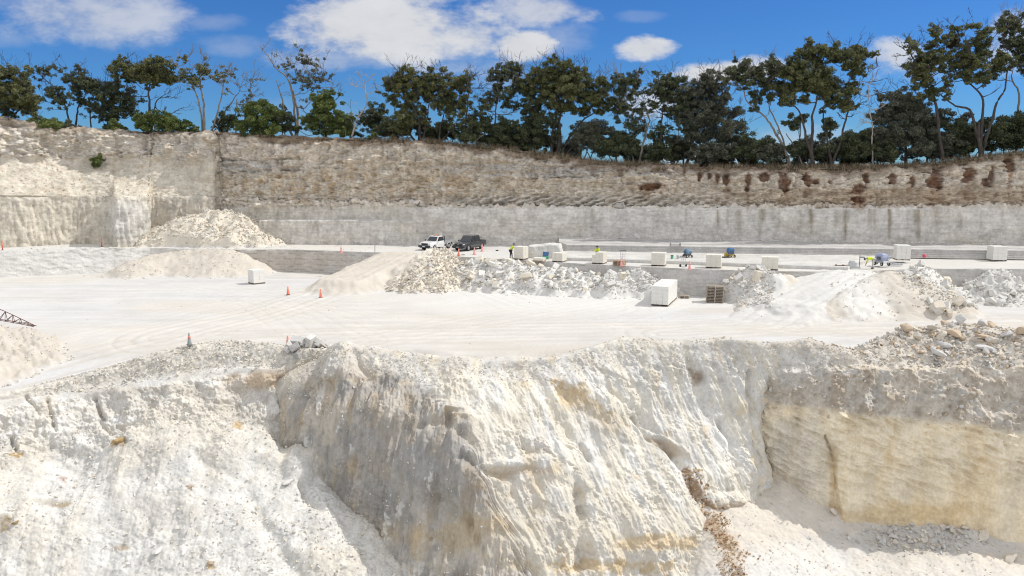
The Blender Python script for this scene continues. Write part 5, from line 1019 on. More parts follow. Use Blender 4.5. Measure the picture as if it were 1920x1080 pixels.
# ================================================================== VEHICLES, BLOCKS, MACHINES, PEOPLE
class MB:
    def __init__(s): s.bm = bmesh.new()
    def box(s, c, d, rz=0.0, rx=0.0, ry=0.0, taper=1.0):
        M = Matrix.Translation(c) @ Matrix.Rotation(rz, 4, 'Z') @ Matrix.Rotation(ry, 4, 'Y') @ Matrix.Rotation(rx, 4, 'X'); v = []
        for z in (-.5, .5):
            k = 1 if z < 0 else taper
            for x, y in ((-.5, -.5), (.5, -.5), (.5, .5), (-.5, .5)): v.append(s.bm.verts.new(M @ Vector((x * d[0] * k, y * d[1] * k, z * d[2]))))
        for f in ((3, 2, 1, 0), (4, 5, 6, 7), (0, 1, 5, 4), (1, 2, 6, 5), (2, 3, 7, 6), (3, 0, 4, 7)): s.bm.faces.new([v[i] for i in f])
        return s
    def cyl(s, p0, p1, r0, r1=None, n=14, caps=True):
        r1 = r0 if r1 is None else r1; p0, p1 = Vector(p0), Vector(p1); t = (p1 - p0).normalized(); a = t.orthogonal().normalized(); b = t.cross(a)
        A, B = [], []
        for k in range(n):
            an = 2 * math.pi * k / n; d = a * math.cos(an) + b * math.sin(an); A.append(s.bm.verts.new(p0 + d * r0)); B.append(s.bm.verts.new(p1 + d * r1))
        for k in range(n): s.bm.faces.new((A[k], A[(k + 1) % n], B[(k + 1) % n], B[k]))
        if caps: s.bm.faces.new(A[::-1]); s.bm.faces.new(B)
        return s
    def quad(s, pts, th=0.0, n=None):
        pts = [Vector(p) for p in pts]; nn = n or (pts[1] - pts[0]).cross(pts[2] - pts[0]).normalized()
        a = [s.bm.verts.new(p) for p in pts]; b = [s.bm.verts.new(p - nn * max(th, .01)) for p in pts]; m = len(pts)
        s.bm.faces.new(a); s.bm.faces.new(b[::-1])
        for k in range(m): s.bm.faces.new((a[k], b[k], b[(k + 1) % m], a[(k + 1) % m]))
        return s
    def loft(s, secs):
        rings = [[s.bm.verts.new(p) for p in sec] for sec in secs]; m = len(rings[0])
        for A, B in zip(rings, rings[1:]):
            for k in range(m): s.bm.faces.new((A[k], A[(k + 1) % m], B[(k + 1) % m], B[k]))
        s.bm.faces.new(rings[0][::-1]); s.bm.faces.new(rings[-1]); return s
    def lathe(s, prof, n=16):
        rings = [[s.bm.verts.new((r * math.cos(2 * math.pi * k / n), r * math.sin(2 * math.pi * k / n), z)) for k in range(n)] for r, z in prof]
        for A, B in zip(rings, rings[1:]):
            for k in range(n): s.bm.faces.new((A[k], A[(k + 1) % n], B[(k + 1) % n], B[k]))
        s.bm.faces.new(rings[0][::-1]); s.bm.faces.new(rings[-1]); return s
    def build(s, name, mat, parent=None, bevel=0.0, smooth=False, seg=1):
        bmesh.ops.recalc_face_normals(s.bm, faces=s.bm.faces[:])
        if bevel: bmesh.ops.bevel(s.bm, geom=s.bm.edges[:], offset=bevel, segments=seg, affect='EDGES', profile=.5, clamp_overlap=True)
        me = bpy.data.meshes.new(name); s.bm.to_mesh(me); s.bm.free()
        if smooth: me.polygons.foreach_set('use_smooth', np.ones(len(me.polygons), bool))
        return link(name, me, mat, parent)
def copy_tree(o, parent=None):
    c = o.copy(); COL.objects.link(c); c.parent = parent
    for ch in [q for q in o.children]: copy_tree(ch, c)
    return c
M_WP = plain('white_paint', (.78, .78, .76), .35, coat=.6, var=.05); M_DP = plain('dark_grey_paint', (.035, .038, .046), .3, coat=.8, var=.15, spec=.6)
M_BLK = plain('black_plastic', (.02, .02, .022), .55, var=.2); M_GLS = plain('dark_glass', (.018, .022, .025), .06, var=.1, spec=.8); M_RUB = plain('tyre_rubber', (.025, .025, .025), .85, var=.2)
M_RIM = plain('wheel_rim', (.45, .45, .46), .4, metal=.7); M_LMP = plain('lamp_glass', (.75, .77, .78), .1, var=.05); M_ORG = plain('amber_plastic', (.75, .22, .03), .4)
M_STEEL = plain('galvanised_steel', (.5, .51, .52), .45, metal=.4); M_DST = plain('dusty_dark_steel', (.10, .10, .105), .6, var=.3); M_RUST = plain('rusty_steel', (.15, .075, .055), .85, var=.4)
M_CONE = plain('faded_orange_plastic', (.78, .20, .12), .6, var=.12); M_CONEW = plain('dusty_pink_plastic', (.74, .36, .33), .7, var=.12); M_CONEG = plain('dusty_grey_plastic', (.27, .29, .28), .7); M_CONEB = plain('cone_base_rubber', (.16, .14, .13), .8)
M_BLOCK = plain('sawn_limestone', (.70, .665, .585), .9, var=.05, scale=2.5, bump=.01, spec=.2); M_BLOCKW = plain('sawn_white_limestone', (.74, .72, .67), .9, var=.04, scale=2.5, bump=.01, spec=.2)
M_WOOD = plain('pallet_wood', (.47, .34, .235), .8, var=.3, scale=5); M_WOODG = plain('weathered_pallet_wood', (.42, .36, .29), .85, var=.3, scale=5)
M_BLUE = plain('blue_machine_paint', (.06, .15, .32), .6, var=.2); M_BLUEP = plain('dusty_blue_paint', (.33, .36, .50), .6, var=.15); M_YEL = plain('dusty_yellow_paint', (.50, .36, .08), .6, var=.3); M_GRN = plain('green_plastic', (.10, .38, .22), .5, var=.2)
M_HIV = plain('hi_vis_cloth', (.62, .80, .03), .75, var=.1); M_NAVY = plain('navy_cloth', (.03, .035, .05), .85, var=.2); M_DUSTC = plain('dusty_work_cloth', (.55, .53, .50), .9, var=.15); M_SKIN = plain('skin', (.50, .30, .21), .6, var=.08); M_HAT = plain('dark_hat_cloth', (.05, .05, .055), .85); M_RED = plain('red_plastic', (.62, .10, .16), .5); M_DPAL = plain('dark_pallet_wood', (.20, .155, .115), .9, var=.3)

def wheel(parent, x, y, r=.37):
    w = empty('wheel', (x, y, r)); w.parent = parent
    m = MB().cyl((0, -.12, 0), (0, .12, 0), r, n=26).build('tyre', M_RUB, w, .03, True)
    k = MB().cyl((0, .05 if y > 0 else -.05, 0), (0, .128 if y > 0 else -.128, 0), r * .60, n=20)
    for a in range(5):
        an = a * 1.2566; k.box((math.cos(an) * r * .3, .13 if y > 0 else -.13, math.sin(an) * r * .3), (r * .5, .02, .05), ry=-an)
    k.build('rim', M_RIM, w, .004)
def ute(name, label, cat, loc, rz, paint, double, H=1.76, L=2.55):
    root = empty(name, loc, rz); tag(root, label, cat)
    cab_r = -1.35 if double else -.55; wb = 1.55
    def sec(x, hw, z0, z1, r=.10): return [(x, -hw, z0), (x, hw, z0), (x, hw + .02, (z0 + z1) / 2), (x, hw - .02, z1 - r), (x, hw - r, z1), (x, -hw + r, z1), (x, -hw + .02, z1 - r), (x, -hw - .02, (z0 + z1) / 2)]
    b = MB().loft([sec(L - .10, .80, .48, .92), sec(L - .22, .87, .44, .99), sec(1.7, .90, .42, 1.07), sec(.92, .91, .40, 1.13), sec(.6, .92, .38, 1.14), sec(cab_r, .92, .38, 1.13)])
    xf, xr, xt0, xt1 = 1.02, cab_r, .30, cab_r + .06
    zt = H - .02
    b.loft([[(xf, -.84, 1.10), (xf, .84, 1.10), (xr, .86, 1.10), (xr, -.86, 1.10)], [(xt0 + .12, -.69, zt - .05), (xt0 + .12, .69, zt - .05), (xt1, .70, zt - .05), (xt1, -.70, zt - .05)], [(xt0, -.62, zt), (xt0, .62, zt), (xt1 + .05, .62, zt), (xt1 + .05, -.62, zt)]])
    b.build('body', paint, root, .02)
    def lerp(a, c, t): return tuple(p + (q - p) * t for p, q in zip(a, c))
    A, B, Cc, Dd = (xf, -.84, 1.10), (xf, .84, 1.10), (xt0 + .12, .69, zt - .05), (xt0 + .12, -.69, zt - .05)
    ws = [lerp(lerp(A, Dd, .06), lerp(B, Cc, .06), .05), lerp(lerp(A, Dd, .06), lerp(B, Cc, .06), .95), lerp(lerp(A, Dd, .93), lerp(B, Cc, .93), .94), lerp(lerp(A, Dd, .93), lerp(B, Cc, .93), .06)]
    MB().quad([(p[0] + .012, p[1], p[2] + .008) for p in ws], .02).build('windscreen', M_GLS, root)
    for sgn in (-1, 1):
        cuts = [(.95, -.02), (-.10, -1.25)] if double else [(.95, -.50)]
        for (x0, x1) in cuts:
            lo = lambda x: (x, sgn * (.86 + .012), 1.16)
            hi = lambda x: (x, sgn * (.70 + .022), zt - .10)
            xa = x0; xb = min(x0, xt0 + .10) if x0 > .5 else x0 - .04
            pts = [lo(xa - .08 if x0 > .5 else xa), lo(x1), hi(x1 + .02), hi(xb - .02)]
            MB().quad(pts if sgn < 0 else pts[::-1], .015).build('side_window', M_GLS, root)
            d = MB().box((x1 + .13, sgn * .945, 1.02), (.16, .03, .035)); d.build('door_handle', M_BLK if double else M_WP, root, .008)
        m = MB().box((.88, sgn * 1.03, 1.20), (.10, .20, .17)); m.box((.90, sgn * .92, 1.17), (.05, .1, .04)); m.build('mirror', M_BLK, root, .02)
        h = MB().box((L - .20, sgn * .66, .88), (.16, .36, .16), rz=-sgn * .22); h.build('headlight', M_LMP, root, .02)
        for x in (wb, -wb):
            wheel(root, x, sgn * .80)
            f = MB()
            for k in range(9):
                a0 = math.pi * k / 8; f.box((x + math.cos(a0) * .44, sgn * .90, .40 + math.sin(a0) * .44), (.07, .10, .19), ry=-a0)
            f.build('wheel_arch', M_BLK if double else M_WP, root, .01)
    g = MB().box((L - .09, 0, .84), (.06, 1.0, .24))
    for k in range(3): g.box((L - .055, 0, .77 + .07 * k), (.02, .96, .025))
    g.build('grille', M_BLK, root, .01)
    if double: MB().cyl((L - .05, 0, .86), (L - .03, 0, .86), .07, n=10).build('badge', M_RIM, root)
    u = MB().box((L - .02, 0, .56), (.22, 1.78, .24)); u.box((L - .05, 0, .42), (.16, 1.5, .10)); u.build('front_bumper', M_BLK, root, .03)
    MB().box((L + .10, 0, .55), (.02, .38, .11)).build('number_plate', M_LMP if not double else M_CONEG, root)
    c = MB().box((-.6, .38, .42), (3.6, .10, .14)); c.box((-.6, -.38, .42), (3.6, .10, .14)); c.cyl((-wb, -.75, .37), (-wb, .75, .37), .06); c.cyl((wb, -.75, .37), (wb, .75, .37), .06); c.build('chassis', M_DST, root)
    if double:
        t = MB().box((-1.98, 0, .62), (1.2, 1.7, .06))
        for sgn in (-1, 1): t.box((-1.98, sgn * .90, .82), (1.22, .07, .62))
        t.box((-2.60, 0, .84), (.06, 1.80, .56)); t.box((-1.41, 0, .82), (.05, 1.76, .60)); t.build('tub', paint, root, .02)
        s = MB(); s.cyl((-1.5, -.8, 1.14), (-1.75, -.72, 1.5), .035); s.cyl((-1.5, .8, 1.14), (-1.75, .72, 1.5), .035); s.cyl((-1.75, -.72, 1.5), (-1.75, .72, 1.5), .035); s.build('sports_bar', M_BLK, root)
        MB().box((-2.68, 0, .55), (.14, 1.7, .16)).build('rear_bumper', M_BLK, root, .02)
        for sgn in (-1, 1): MB().box((.2, sgn * .98, .36), (2.3, .12, .05)).build('side_step', M_BLK, root, .01)
    else:
        t = MB().box((-1.62, 0, .80), (2.0, 1.86, .05))
        for sgn in (-1, 1): t.box((-1.62, sgn * .92, .95), (2.0, .04, .27))
        t.box((-2.61, 0, .95), (.04, 1.86, .27)); t.build('tray', M_STEEL, root, .008)
        hb = MB()
        for sgn in (-1, 1): hb.box((-.66, sgn * .86, 1.22), (.06, .06, .85))
        for z in (.86, 1.15, 1.40, 1.64): hb.box((-.66, 0, z), (.05, 1.75, .05))
        for y in (-.5, -.25, 0, .25, .5): hb.box((-.66, y, 1.38), (.025, .025, .5))
        hb.build('headboard', M_BLK, root)
        MB().lathe([(.11, 0), (.11, .03), (.085, .05), (.085, .17), (.04, .21)], 12).build('beacon', M_ORG, root, 0, True).location = (-.05, 0, H - .02)
        MB().box((-.05, 0, H - .005), (.10, .9, .03)).build('light_bar', M_BLK, root)
        for sgn in (-1, 1): MB().box((-2.1, sgn * .82, .62), (.6, .05, .28)).build('mudguard', M_BLK, root)
    return root
def place(px, py, z): return Vector(W(px, py, z))
def heading(dx, dy): return math.atan2(dy, dx)
p = place(818, 467.0, bench_top(*W(818, 467, 2.9)[:2])); ute('work_ute', 'white single cab ute with steel tray and orange beacon on the bench', 'ute', p, heading(-.52, -.86), M_WP, False)
p = place(880, 468.0, bench_top(*W(880, 468, 2.9)[:2])); ute('double_cab_ute', 'dark grey double cab ute parked beside the white tray ute', 'ute', p, heading(-.50, -.87), M_DP, True, 1.86, 2.62)

# ---- sawn blocks on pallets
def pallet_mesh(w, d, mat):
    m = MB()
    for k in range(3): m.box(((k - 1) * (w * .5 - .05), 0, .06), (.09, d, .084))
    for k in range(7): m.box((0, (k - 3) * (d - .1) / 6, .1145), (w, .095, .022))
    for k in range(3): m.box((0, (k - 1) * (d - .1) / 2, .009), (w, .1, .018))
    o = m.build('pallet', mat); me = o.data; bpy.data.objects.remove(o); return me
PAL = {}
def pallet(loc, rz, w, d, mat, label, group=None):
    k = (round(w, 2), round(d, 2), mat.name)
    if k not in PAL: PAL[k] = pallet_mesh(w, d, mat)
    o = bpy.data.objects.new('pallet', PAL[k]); COL.objects.link(o); o.location = loc; o.rotation_euler = (0, 0, rz); return tag(o, label, 'pallet', group)
def stack(px, py, z, w, d, h, ang, label, plabel, mat=M_BLOCK, group='stacks of sawn blocks on pallets', notch=False, pmat=M_DPAL, at=None, pgroup='pallets under the block stacks', nc=4):
    r = random.Random(px); loc = Vector(at) if at is not None else place(px, py, z); rz = -R(ang)
    pallet(loc, rz, w, d, pmat, plabel, pgroup)
    m = MB(); hh = h - .13; nx = 3; ny = 2
    for c in range(nc):
        for i in range(nx):
            for j in range(ny):
                if notch and c == nc - 1 and i == 0: continue
                dx, dy = w / nx, d / ny
                m.box(((i + .5) * dx - w / 2 + r.uniform(-.008, .008), (j + .5) * dy - d / 2 + r.uniform(-.008, .008), .128 + (c + .5) * hh / nc), (dx - .006, dy - .006, hh / nc - .005))
    o = m.build('block_stack', mat, None, .006); o.location = loc; o.rotation_euler = (0, 0, rz); tag(o, label, 'block stack', group); return o
stack(977, 486.0, 2.92, 1.25, 1.2, 1.50, 30, 'tall stack of sawn pale blocks the hi vis worker leans over', 'pallet under the stack the worker leans over')
stack(1049, 490.5, 2.9, 1.25, 1.2, 1.02, 28, 'low stack of sawn blocks at the right end of the white rubble heap', 'pallet under the low stack by the white rubble')
stack(1124, 494.0, 2.9, 1.30, 1.2, 1.30, 27, 'block stack with a missing corner in front of the half hidden worker', 'pallet under the notched stack', notch=True)
stack(1235, 498.0, 2.9, 1.45, 1.2, 1.42, 19, 'block stack between the orange pallets and the hand trolley', 'pallet under the stack left of the hand trolley')
stack(1338, 502.0, 2.9, 1.55, 1.2, 1.42, 18, 'block stack right of the pink cone on the bench edge', 'pallet under the stack right of the pink cone')
stack(1443, 505.5, 2.9, 1.65, 1.2, 1.36, 18, 'block stack at the top of the right ramp', 'pallet under the stack at the top of the right ramp')
stack(1690, 487.0, 3.2, 1.45, 1.3, 1.66, 9, 'block stack behind the bent worker and the dusty blue saw', 'pallet under the stack behind the bent worker', M_BLOCKW)
stack(1868, 488.5, 2.93, 1.55, 1.4, 1.66, 2, 'square block stack standing alone at the far right of the bench', 'pallet under the lone right block stack', M_BLOCKW)
stack(481.5, 531.0, 0.02, 1.42, 1.42, 1.62, 46, 'single white block stack alone on the left of the quarry floor', 'pallet under the lone stack on the left floor', M_BLOCKW)
p0 = place(1235, 572.5, 0.02); a_ = R(21)
for k, (lab, plab) in enumerate((('nearest block stack of the long row beside the pallet pile', 'nearest pallet under the long row of stacks'), ('second stack from the near end of the long row', 'second pallet from the near end under the long row'), ('third stack from the near end of the long row', 'third pallet from the near end under the long row'), ('farthest stack of the long row beside the pallet pile', 'farthest pallet under the long row of stacks'))):
    q = p0 + Vector((math.sin(a_), math.cos(a_), 0)) * (k * 1.3 + .3) + Vector((math.cos(a_), -math.sin(a_), 0)) * .15; q.z = .03
    stack(1238 + k, 0, 0, 1.66, 1.28, 1.93 + .02 * (k % 2), 21, lab, plab, M_BLOCKW, at=q, nc=5, group='block stacks in a long row on the floor', pgroup='pallets under the long row')
q = place(1284, 558, 0.02)
for k in range(2): pallet(q + Vector((0, 0, .13 * k)), -.3, 1.0, 1.0, M_WOODG, ('lower' if k == 0 else 'upper') + ' of two grey pallets behind the long row of stacks', 'two pallets behind the long row')
q = place(1011, 490, 2.9); pallet(q, -R(20), 1.3, 1.1, M_WOOD, 'orange wooden pallet with a low layer of blocks on it')
m = MB()
for i in range(3): m.box(((i - 1) * .42, 0, .27), (.41, 1.0, .28))
o = m.build('block_layer', M_BLOCK, None, .008); o.location = q; o.rotation_euler = (0, 0, -R(20)); tag(o, 'single low layer of blocks on the orange pallet by the tall stack', 'blocks')
q = place(1161, 497.5, 2.9); ORD = ['lowest', 'second lowest', 'third', 'topmost']
for k in range(4): pallet(q + Vector((.02 * (k % 2), 0, .145 * k)), -R(24) + .03 * (k % 3 - 1), 1.2, 1.1, M_WOOD, ORD[k] + ' orange pallet of the stack beside the notched block stack', 'orange pallets stacked on the bench')
q = place(1340, 566, 0); q.z = .03; ON_ = ['bottom', 'second', 'third', 'fourth', 'fifth', 'sixth', 'seventh', 'eighth', 'ninth', 'tenth', 'top']
rr_ = random.Random(3)
for k in range(11): pallet(q + Vector((rr_.uniform(-.03, .03), rr_.uniform(-.03, .03), .15 * k)), -R(12) + rr_.uniform(-.03, .03), 1.7, 1.3, M_WOODG, (ON_[k] + ' pallet from the ground in the tall pallet pile on the floor') if 0 < k < 10 else ON_[k] + ' pallet of the tall pallet pile on the floor', 'pallets in the tall pile')

# ---- cones, posts and stakes
def cone_proto(body_mat, h=.9, top=None):
    r = empty('traffic_cone', (0, 0, 0)); MB().box((0, 0, .02), (.40, .40, .04)).build('base', M_CONEB if body_mat is not M_CONEW else M_CONEW, r, .01)
    MB().lathe([(.165, .04), (.155, .08), (.045, h), (.03, h + .005)], 16).build('body', body_mat, r, 0, True)
    t = MB(); z0, z1 = h * .55, h * .74; rr = lambda z: .155 + (.045 - .155) * (z - .08) / (h - .08) + .004
    t.lathe([(rr(z0), z0), (rr(z1), z1)], 16)
    t.build('band', top or M_CONEW, r, 0, True); return r
CA, CW, CG = cone_proto(M_CONE), cone_proto(M_CONEW), cone_proto(M_CONEG, top=M_CONE)
used = set()
for (proto, px, py, z, lab) in ((CA,540.5,552.5,0,'bright orange cone at the left foot of the sandy ramp'), (CA,601.5,558.5,0,'orange cone on the right foot of the sandy ramp'), (CW,640,474,2.9,'orange cone on the bench edge above the grey sawn wall'), (CA,841,480.5,2.9,'pinkish cone below the white ute, left of the pair'), (CA,860,480.5,2.9,'pinkish cone in front of the dark ute bumper'), (CW,889.5,477.5,2.9,'pinkish cone by the front wheel of the dark ute'), (CW,904,471.5,2.9,'pinkish cone by the rear wheel of the dark ute'),
                       (CW,1165,499,2.9,'faded cone in front of the orange pallets'), (CW,1293,505,2.9,'pink cone beside the hand trolley on the bench edge'), (CA,540,650.5,0,'orange cone behind the offcut pile on the near rim'), (CG,355.5,647,.75,'dusty grey cone with orange top behind the gravel bank')):
    o = proto if proto not in used else copy_tree(proto); used.add(proto)
    q = place(px, py, z); q.z = (bench_top(q.x, q.y) if z > 2 else z if z > .5 else fz(q.x, q.y)); o.location = q; o.rotation_euler = (0, 0, px); tag(o, lab, 'cone', 'traffic cones about the quarry')
def post_proto():
    r = empty('delineator_post', (0, 0, 0)); MB().lathe([(.22, 0), (.22, .05), (.12, .08)], 14).build('base', M_CONEB, r)
    MB().lathe([(.075, .06), (.07, 1.12), (.05, 1.16)], 12).build('post', M_CONE, r, 0, True); MB().lathe([(.08, .72), (.08, .86)], 12).build('band', M_CONEW, r); return r
PP = post_proto()
for k, (px, py, lab) in enumerate(((191,461.5,'red delineator post in front of the shaded buttress'), (303,456.5,'red delineator post in front of the rockfall heap'), (5,469,'red delineator post at the left edge of the bench'))):
    o = PP if k == 0 else copy_tree(PP); q = place(px, py, 3.15); q.z = bench_top(q.x, q.y) - .02; o.location = q; tag(o, lab, 'post', 'delineator posts along the left bench')
o = MB().cyl((0, 0, 0), (.02, .01, 1.0), .035, n=8).cyl((.02, .01, 1.0), (.02, .01, 1.06), .04, n=8).build('stake', M_DST); o.location = place(703, 473.5, 2.9); tag(o, 'thin dark stake at the top of the sandy ramp', 'stake')
o = MB().lathe([(.13, 0), (.20, .05), (.22, .25), (.16, .38), (.06, .42), (.06, .46)], 14).build('jerry_can', M_RED, None, 0, True); o.location = place(1733, 483, 3.2); tag(o, 'small red container at the foot of the sawn step', 'container')
o = MB().box((0, 0, .06), (.35, .22, .10)).box((.1, 0, .13), (.12, .16, .05)).build('tool_bag', M_BLK, None, .02); o.location = place(932, 470.5, 2.9); tag(o, 'small dark bag lying on the bench right of the dark ute', 'bag')
o = MB().box((0, 0, .04), (.5, .3, .07)).box((.05, 0, .09), (.3, .2, .05)).build('stone_offcut', M_CONEG, None, .01); o.location = place(868, 478.5, 2.9); tag(o, 'flat grey offcut on the bench between two pink cones', 'offcut')
for k, (px, lab) in enumerate(((1260, 'green tinted bucket with dark top on the bench'), (1271, 'pale bucket right of the green tinted bucket'))):
    r = empty('bucket', place(px, 485, 3.22)); MB().lathe([(.13, 0), (.17, .34), (.18, .36)], 14).build('pail', (M_GRN, M_STEEL)[k], r); MB().lathe([(.165, .361), (.14, .40)], 14).build('rim', (M_BLK, M_STEEL)[k], r); tag(r, lab, 'bucket')
# steel trestle on top of the step
m = MB()
for x in (-.58, .58):
    for y in (-.22, .22): m.box((x, y, .2), (.05, .05, .4))
r = empty('trestle', place(1266, 461.5, 4.02)); m.build('legs', M_DST, r); m = MB().box((0, 0, .42), (1.3, .55, .05)).build('top', M_STEEL, r); MB().box((0, -.2, .14), (1.1, .03, .04)).box((0, .2, .14), (1.1, .03, .04)).build('stretcher', M_DST, r); tag(r, 'low steel trestle on top of the sawn step', 'trestle')
# hand trolleys
def trolley(px, py, z, label, h=1.15, rz=.3):
    r = empty('hand_trolley', place(px, py, z), rz); tag(r, label, 'trolley'); m = MB()
    for x in (-.26, 0, .26): m.cyl((x, 0, .15), (x, .12, h), .022, n=8)
    for k in range(4): m.cyl((-.26, .01 + .03 * k, .25 + .26 * k), (.26, .01 + .03 * k, .25 + .26 * k), .018, n=8)
    m.box((0, -.16, .05), (.5, .3, .03)); m.build('frame', M_STEEL, r)
    MB().cyl((-.36, .14, h), (.36, .14, h), .028, n=8).build('handle', M_BLK, r)
    for x in (-.34, .34): MB().cyl((x - .05, .08, .15), (x + .05, .08, .15), .15, n=16).build('wheel', M_RUB, r, .01)
trolley(1281.5, 500.5, 2.9, 'hand trolley with dark wheels standing by the pink cone'); trolley(1167, 494.5, 2.9, 'upright trolley frame behind the orange pallets', 1.45, -.3)
# saw machines
def saw(px, py, z, rz, label, cover, frame, hub, kind):
    r = empty('stone_saw', place(px, py, z), rz); tag(r, label, 'saw machine')
    f = MB().box((0, -.32, .30), (1.15, .08, .10)).box((0, .32, .30), (1.15, .08, .10)).box((-.5, 0, .30), (.08, .7, .10)).box((.5, 0, .30), (.08, .7, .10)).box((0, 0, .38), (.95, .62, .06)); f.build('frame', frame, r, .01)
    if kind == 'round': MB().loft([[(-.45, -.34, .42), (.42, -.34, .42), (.42, .34, .42), (-.45, .34, .42)], [(-.50, -.40, .72), (.46, -.40, .72), (.46, .40, .72), (-.50, .40, .72)], [(-.40, -.28, 1.0), (.34, -.28, 1.0), (.34, .28, 1.0), (-.40, .28, 1.0)], [(-.20, -.14, 1.08), (.16, -.14, 1.08), (.16, .14, 1.08), (-.20, .14, 1.08)]]).build('engine_cover', cover, r, .03)
    else: MB().loft([[(-.40, -.36, .42), (.40, -.36, .42), (.40, .36, .42), (-.40, .36, .42)], [(-.38, -.36, 1.02), (.40, -.36, 1.02), (.40, .36, 1.02), (-.38, .36, 1.02)], [(-.22, -.30, 1.18), (.34, -.30, 1.18), (.34, .30, 1.18), (-.22, .30, 1.18)]]).build('engine_cover', cover, r, .03)
    g = MB().box((0, -.405, .66), (.46, .02, .26))
    for k in range(4): g.box((0, -.418, .57 + .06 * k), (.42, .02, .02))
    g.build('grille', M_DST, r)
    for x in (-.42, .42):
        for y in (-.42, .42):
            w = MB().cyl((x, y - .05, .16), (x, y + .05, .16), .16, n=16).build('wheel', M_RUB, r, .01); MB().cyl((x, y - .06, .16), (x, y + .06, .16), .08, n=10).build('hub', hub, w)
    h = MB().cyl((.5, -.25, .4), (.95, -.25, .92), .022, n=8).cyl((.5, .25, .4), (.95, .25, .92), .022, n=8).cyl((.95, -.3, .92), (.95, .3, .92), .026, n=8); h.build('handle', M_STEEL, r)
    MB().cyl((-.62, -.10, .34), (-.62, -.03, .34), .33, n=20).build('blade_guard', frame, r, .01)
    r.scale = (.86, .86, .92)
    return r
saw(1289, 482.5, 3.22, R(-75), 'light blue saw machine with orange wheels behind the hand trolley', plain('light_blue_paint', (.13, .23, .34), .6, var=.2), M_DST, M_ORG, 'round')
saw(1369, 482.5, 3.22, R(15), 'bright blue boxy saw machine on a dusty yellow frame', M_BLUE, M_YEL, M_YEL, 'box')
saw(1653, 497.5, 3.05, R(-70), 'dusty lilac blue saw machine beside the bent worker', M_BLUEP, M_STEEL, M_STEEL, 'round').scale = (1.15, 1.15, 1.2)
o = MB().box((0, 0, .03), (.55, 1.0, .05)).box((0, 0, .08), (.4, .7, .04)).build('steel_plate', M_DST, None, .005); o.location = place(1359, 483, 3.22); o.rotation_euler = (0, 0, .3); tag(o, 'dark flat plate on the bench left of the bright blue saw', 'plate')
# grey saw carriage with an upright post
r = empty('saw_carriage', place(1597, 503.5, 2.95), R(-5)); tag(r, 'dusty grey saw carriage with upright post and side arms', 'saw machine')
MB().box((0, -.3, .12), (1.6, .06, .1)).box((0, .3, .12), (1.6, .06, .1)).box((-.7, 0, .12), (.06, .6, .08)).box((.7, 0, .12), (.06, .6, .08)).build('rails', M_STEEL, r)
MB().box((.05, 0, .42), (.7, .5, .5)).box((.0, 0, .74), (.45, .4, .16)).build('motor', M_STEEL, r, .03); MB().cyl((.75, 0, .15), (.75, 0, 1.45), .035, n=8).box((.95, 0, 1.2), (.5, .08, .10)).build('post', M_DST, r)
MB().cyl((-1.6, 0, .30), (-.4, 0, .36), .04, n=8).build('shaft', M_RUST, r)
for x in (-1.6, -.9): MB().cyl((x, -.06, .28), (x, .06, .28), .14, n=14).build('wheel', M_RUST, r)
o = MB().box((0, 0, .07), (1.5, .55, .12)).box((.2, 0, .17), (.9, .4, .08)).build('saw_bed', M_STEEL, None, .01); o.location = place(1678, 497, 3.0); o.rotation_euler = (0, 0, -.1); tag(o, 'pale flat saw bed to the right of the dusty blue saw', 'saw bed')
# leaning blue and green panel against the white rock mass
r = empty('panel', place(1023, 487.0, 2.9), -.15); tag(r, 'small blue and green panel leaning on the white rock mass', 'panel')
MB().box((0, .12, .62), (.66, .05, .55), rx=-.25, ry=.12).build('blue_sheet', M_BLUE, r, .01); MB().box((0, -.03, .22), (.72, .06, .34), rx=-.25).build('green_sheet', M_GRN, r, .01); MB().box((.05, .2, .5), (.06, .06, 1.0), rx=-.2).build('prop', M_STEEL, r)
# the block of white rock left standing at the end of the sawn step
n1_, n2_ = 90, 40
th_ = np.linspace(0, 2 * np.pi, n1_); ph_ = np.linspace(0, 1, n2_)
ct, st_ = np.cos(th_), np.sin(th_); rad = (np.abs(ct) ** 5 + np.abs(st_) ** 5) ** (-1 / 5)
hh_ = np.interp(ph_, [0, .62, .70, 1], [0, 1, 1.03, 1.04]); sc_ = np.interp(ph_, [0, .62, .72, 1], [1.08, .94, .86, 0.0])
base = W(1022, 484.5, 2.9); P = np.stack([base[0] + 2.05 * rad[None] * ct[None] * sc_[:, None], base[1] + 1.3 + 1.2 * rad[None] * st_[None] * sc_[:, None], 2.7 + (1.65 + .14 * ct[None]) * hh_[:, None] + 0 * th_[None]], -1)
nn_ = np.stack([ct[None] + 0 * ph_[:, None], st_[None] + 0 * ph_[:, None], 0 * ct[None] + 0 * ph_[:, None]], -1); P = P + nn_ * (.16 * fbm(P, 4, 600, scale=.9) + .05 * fbm(P, 3, 601, scale=3))[..., None]; P[..., 2] += .08 * fbm(P, 3, 602, scale=1.4)
o = link('rock_mass', np_mesh('rock_mass', P.reshape(-1, 3), grid_faces(n2_, n1_)[:, ::-1], True, np.tile(WHITE * .98, (n1_ * n2_, 1))), ROCK); tag(o, 'rough white rock mass left standing at the end of the sawn step', 'rock')
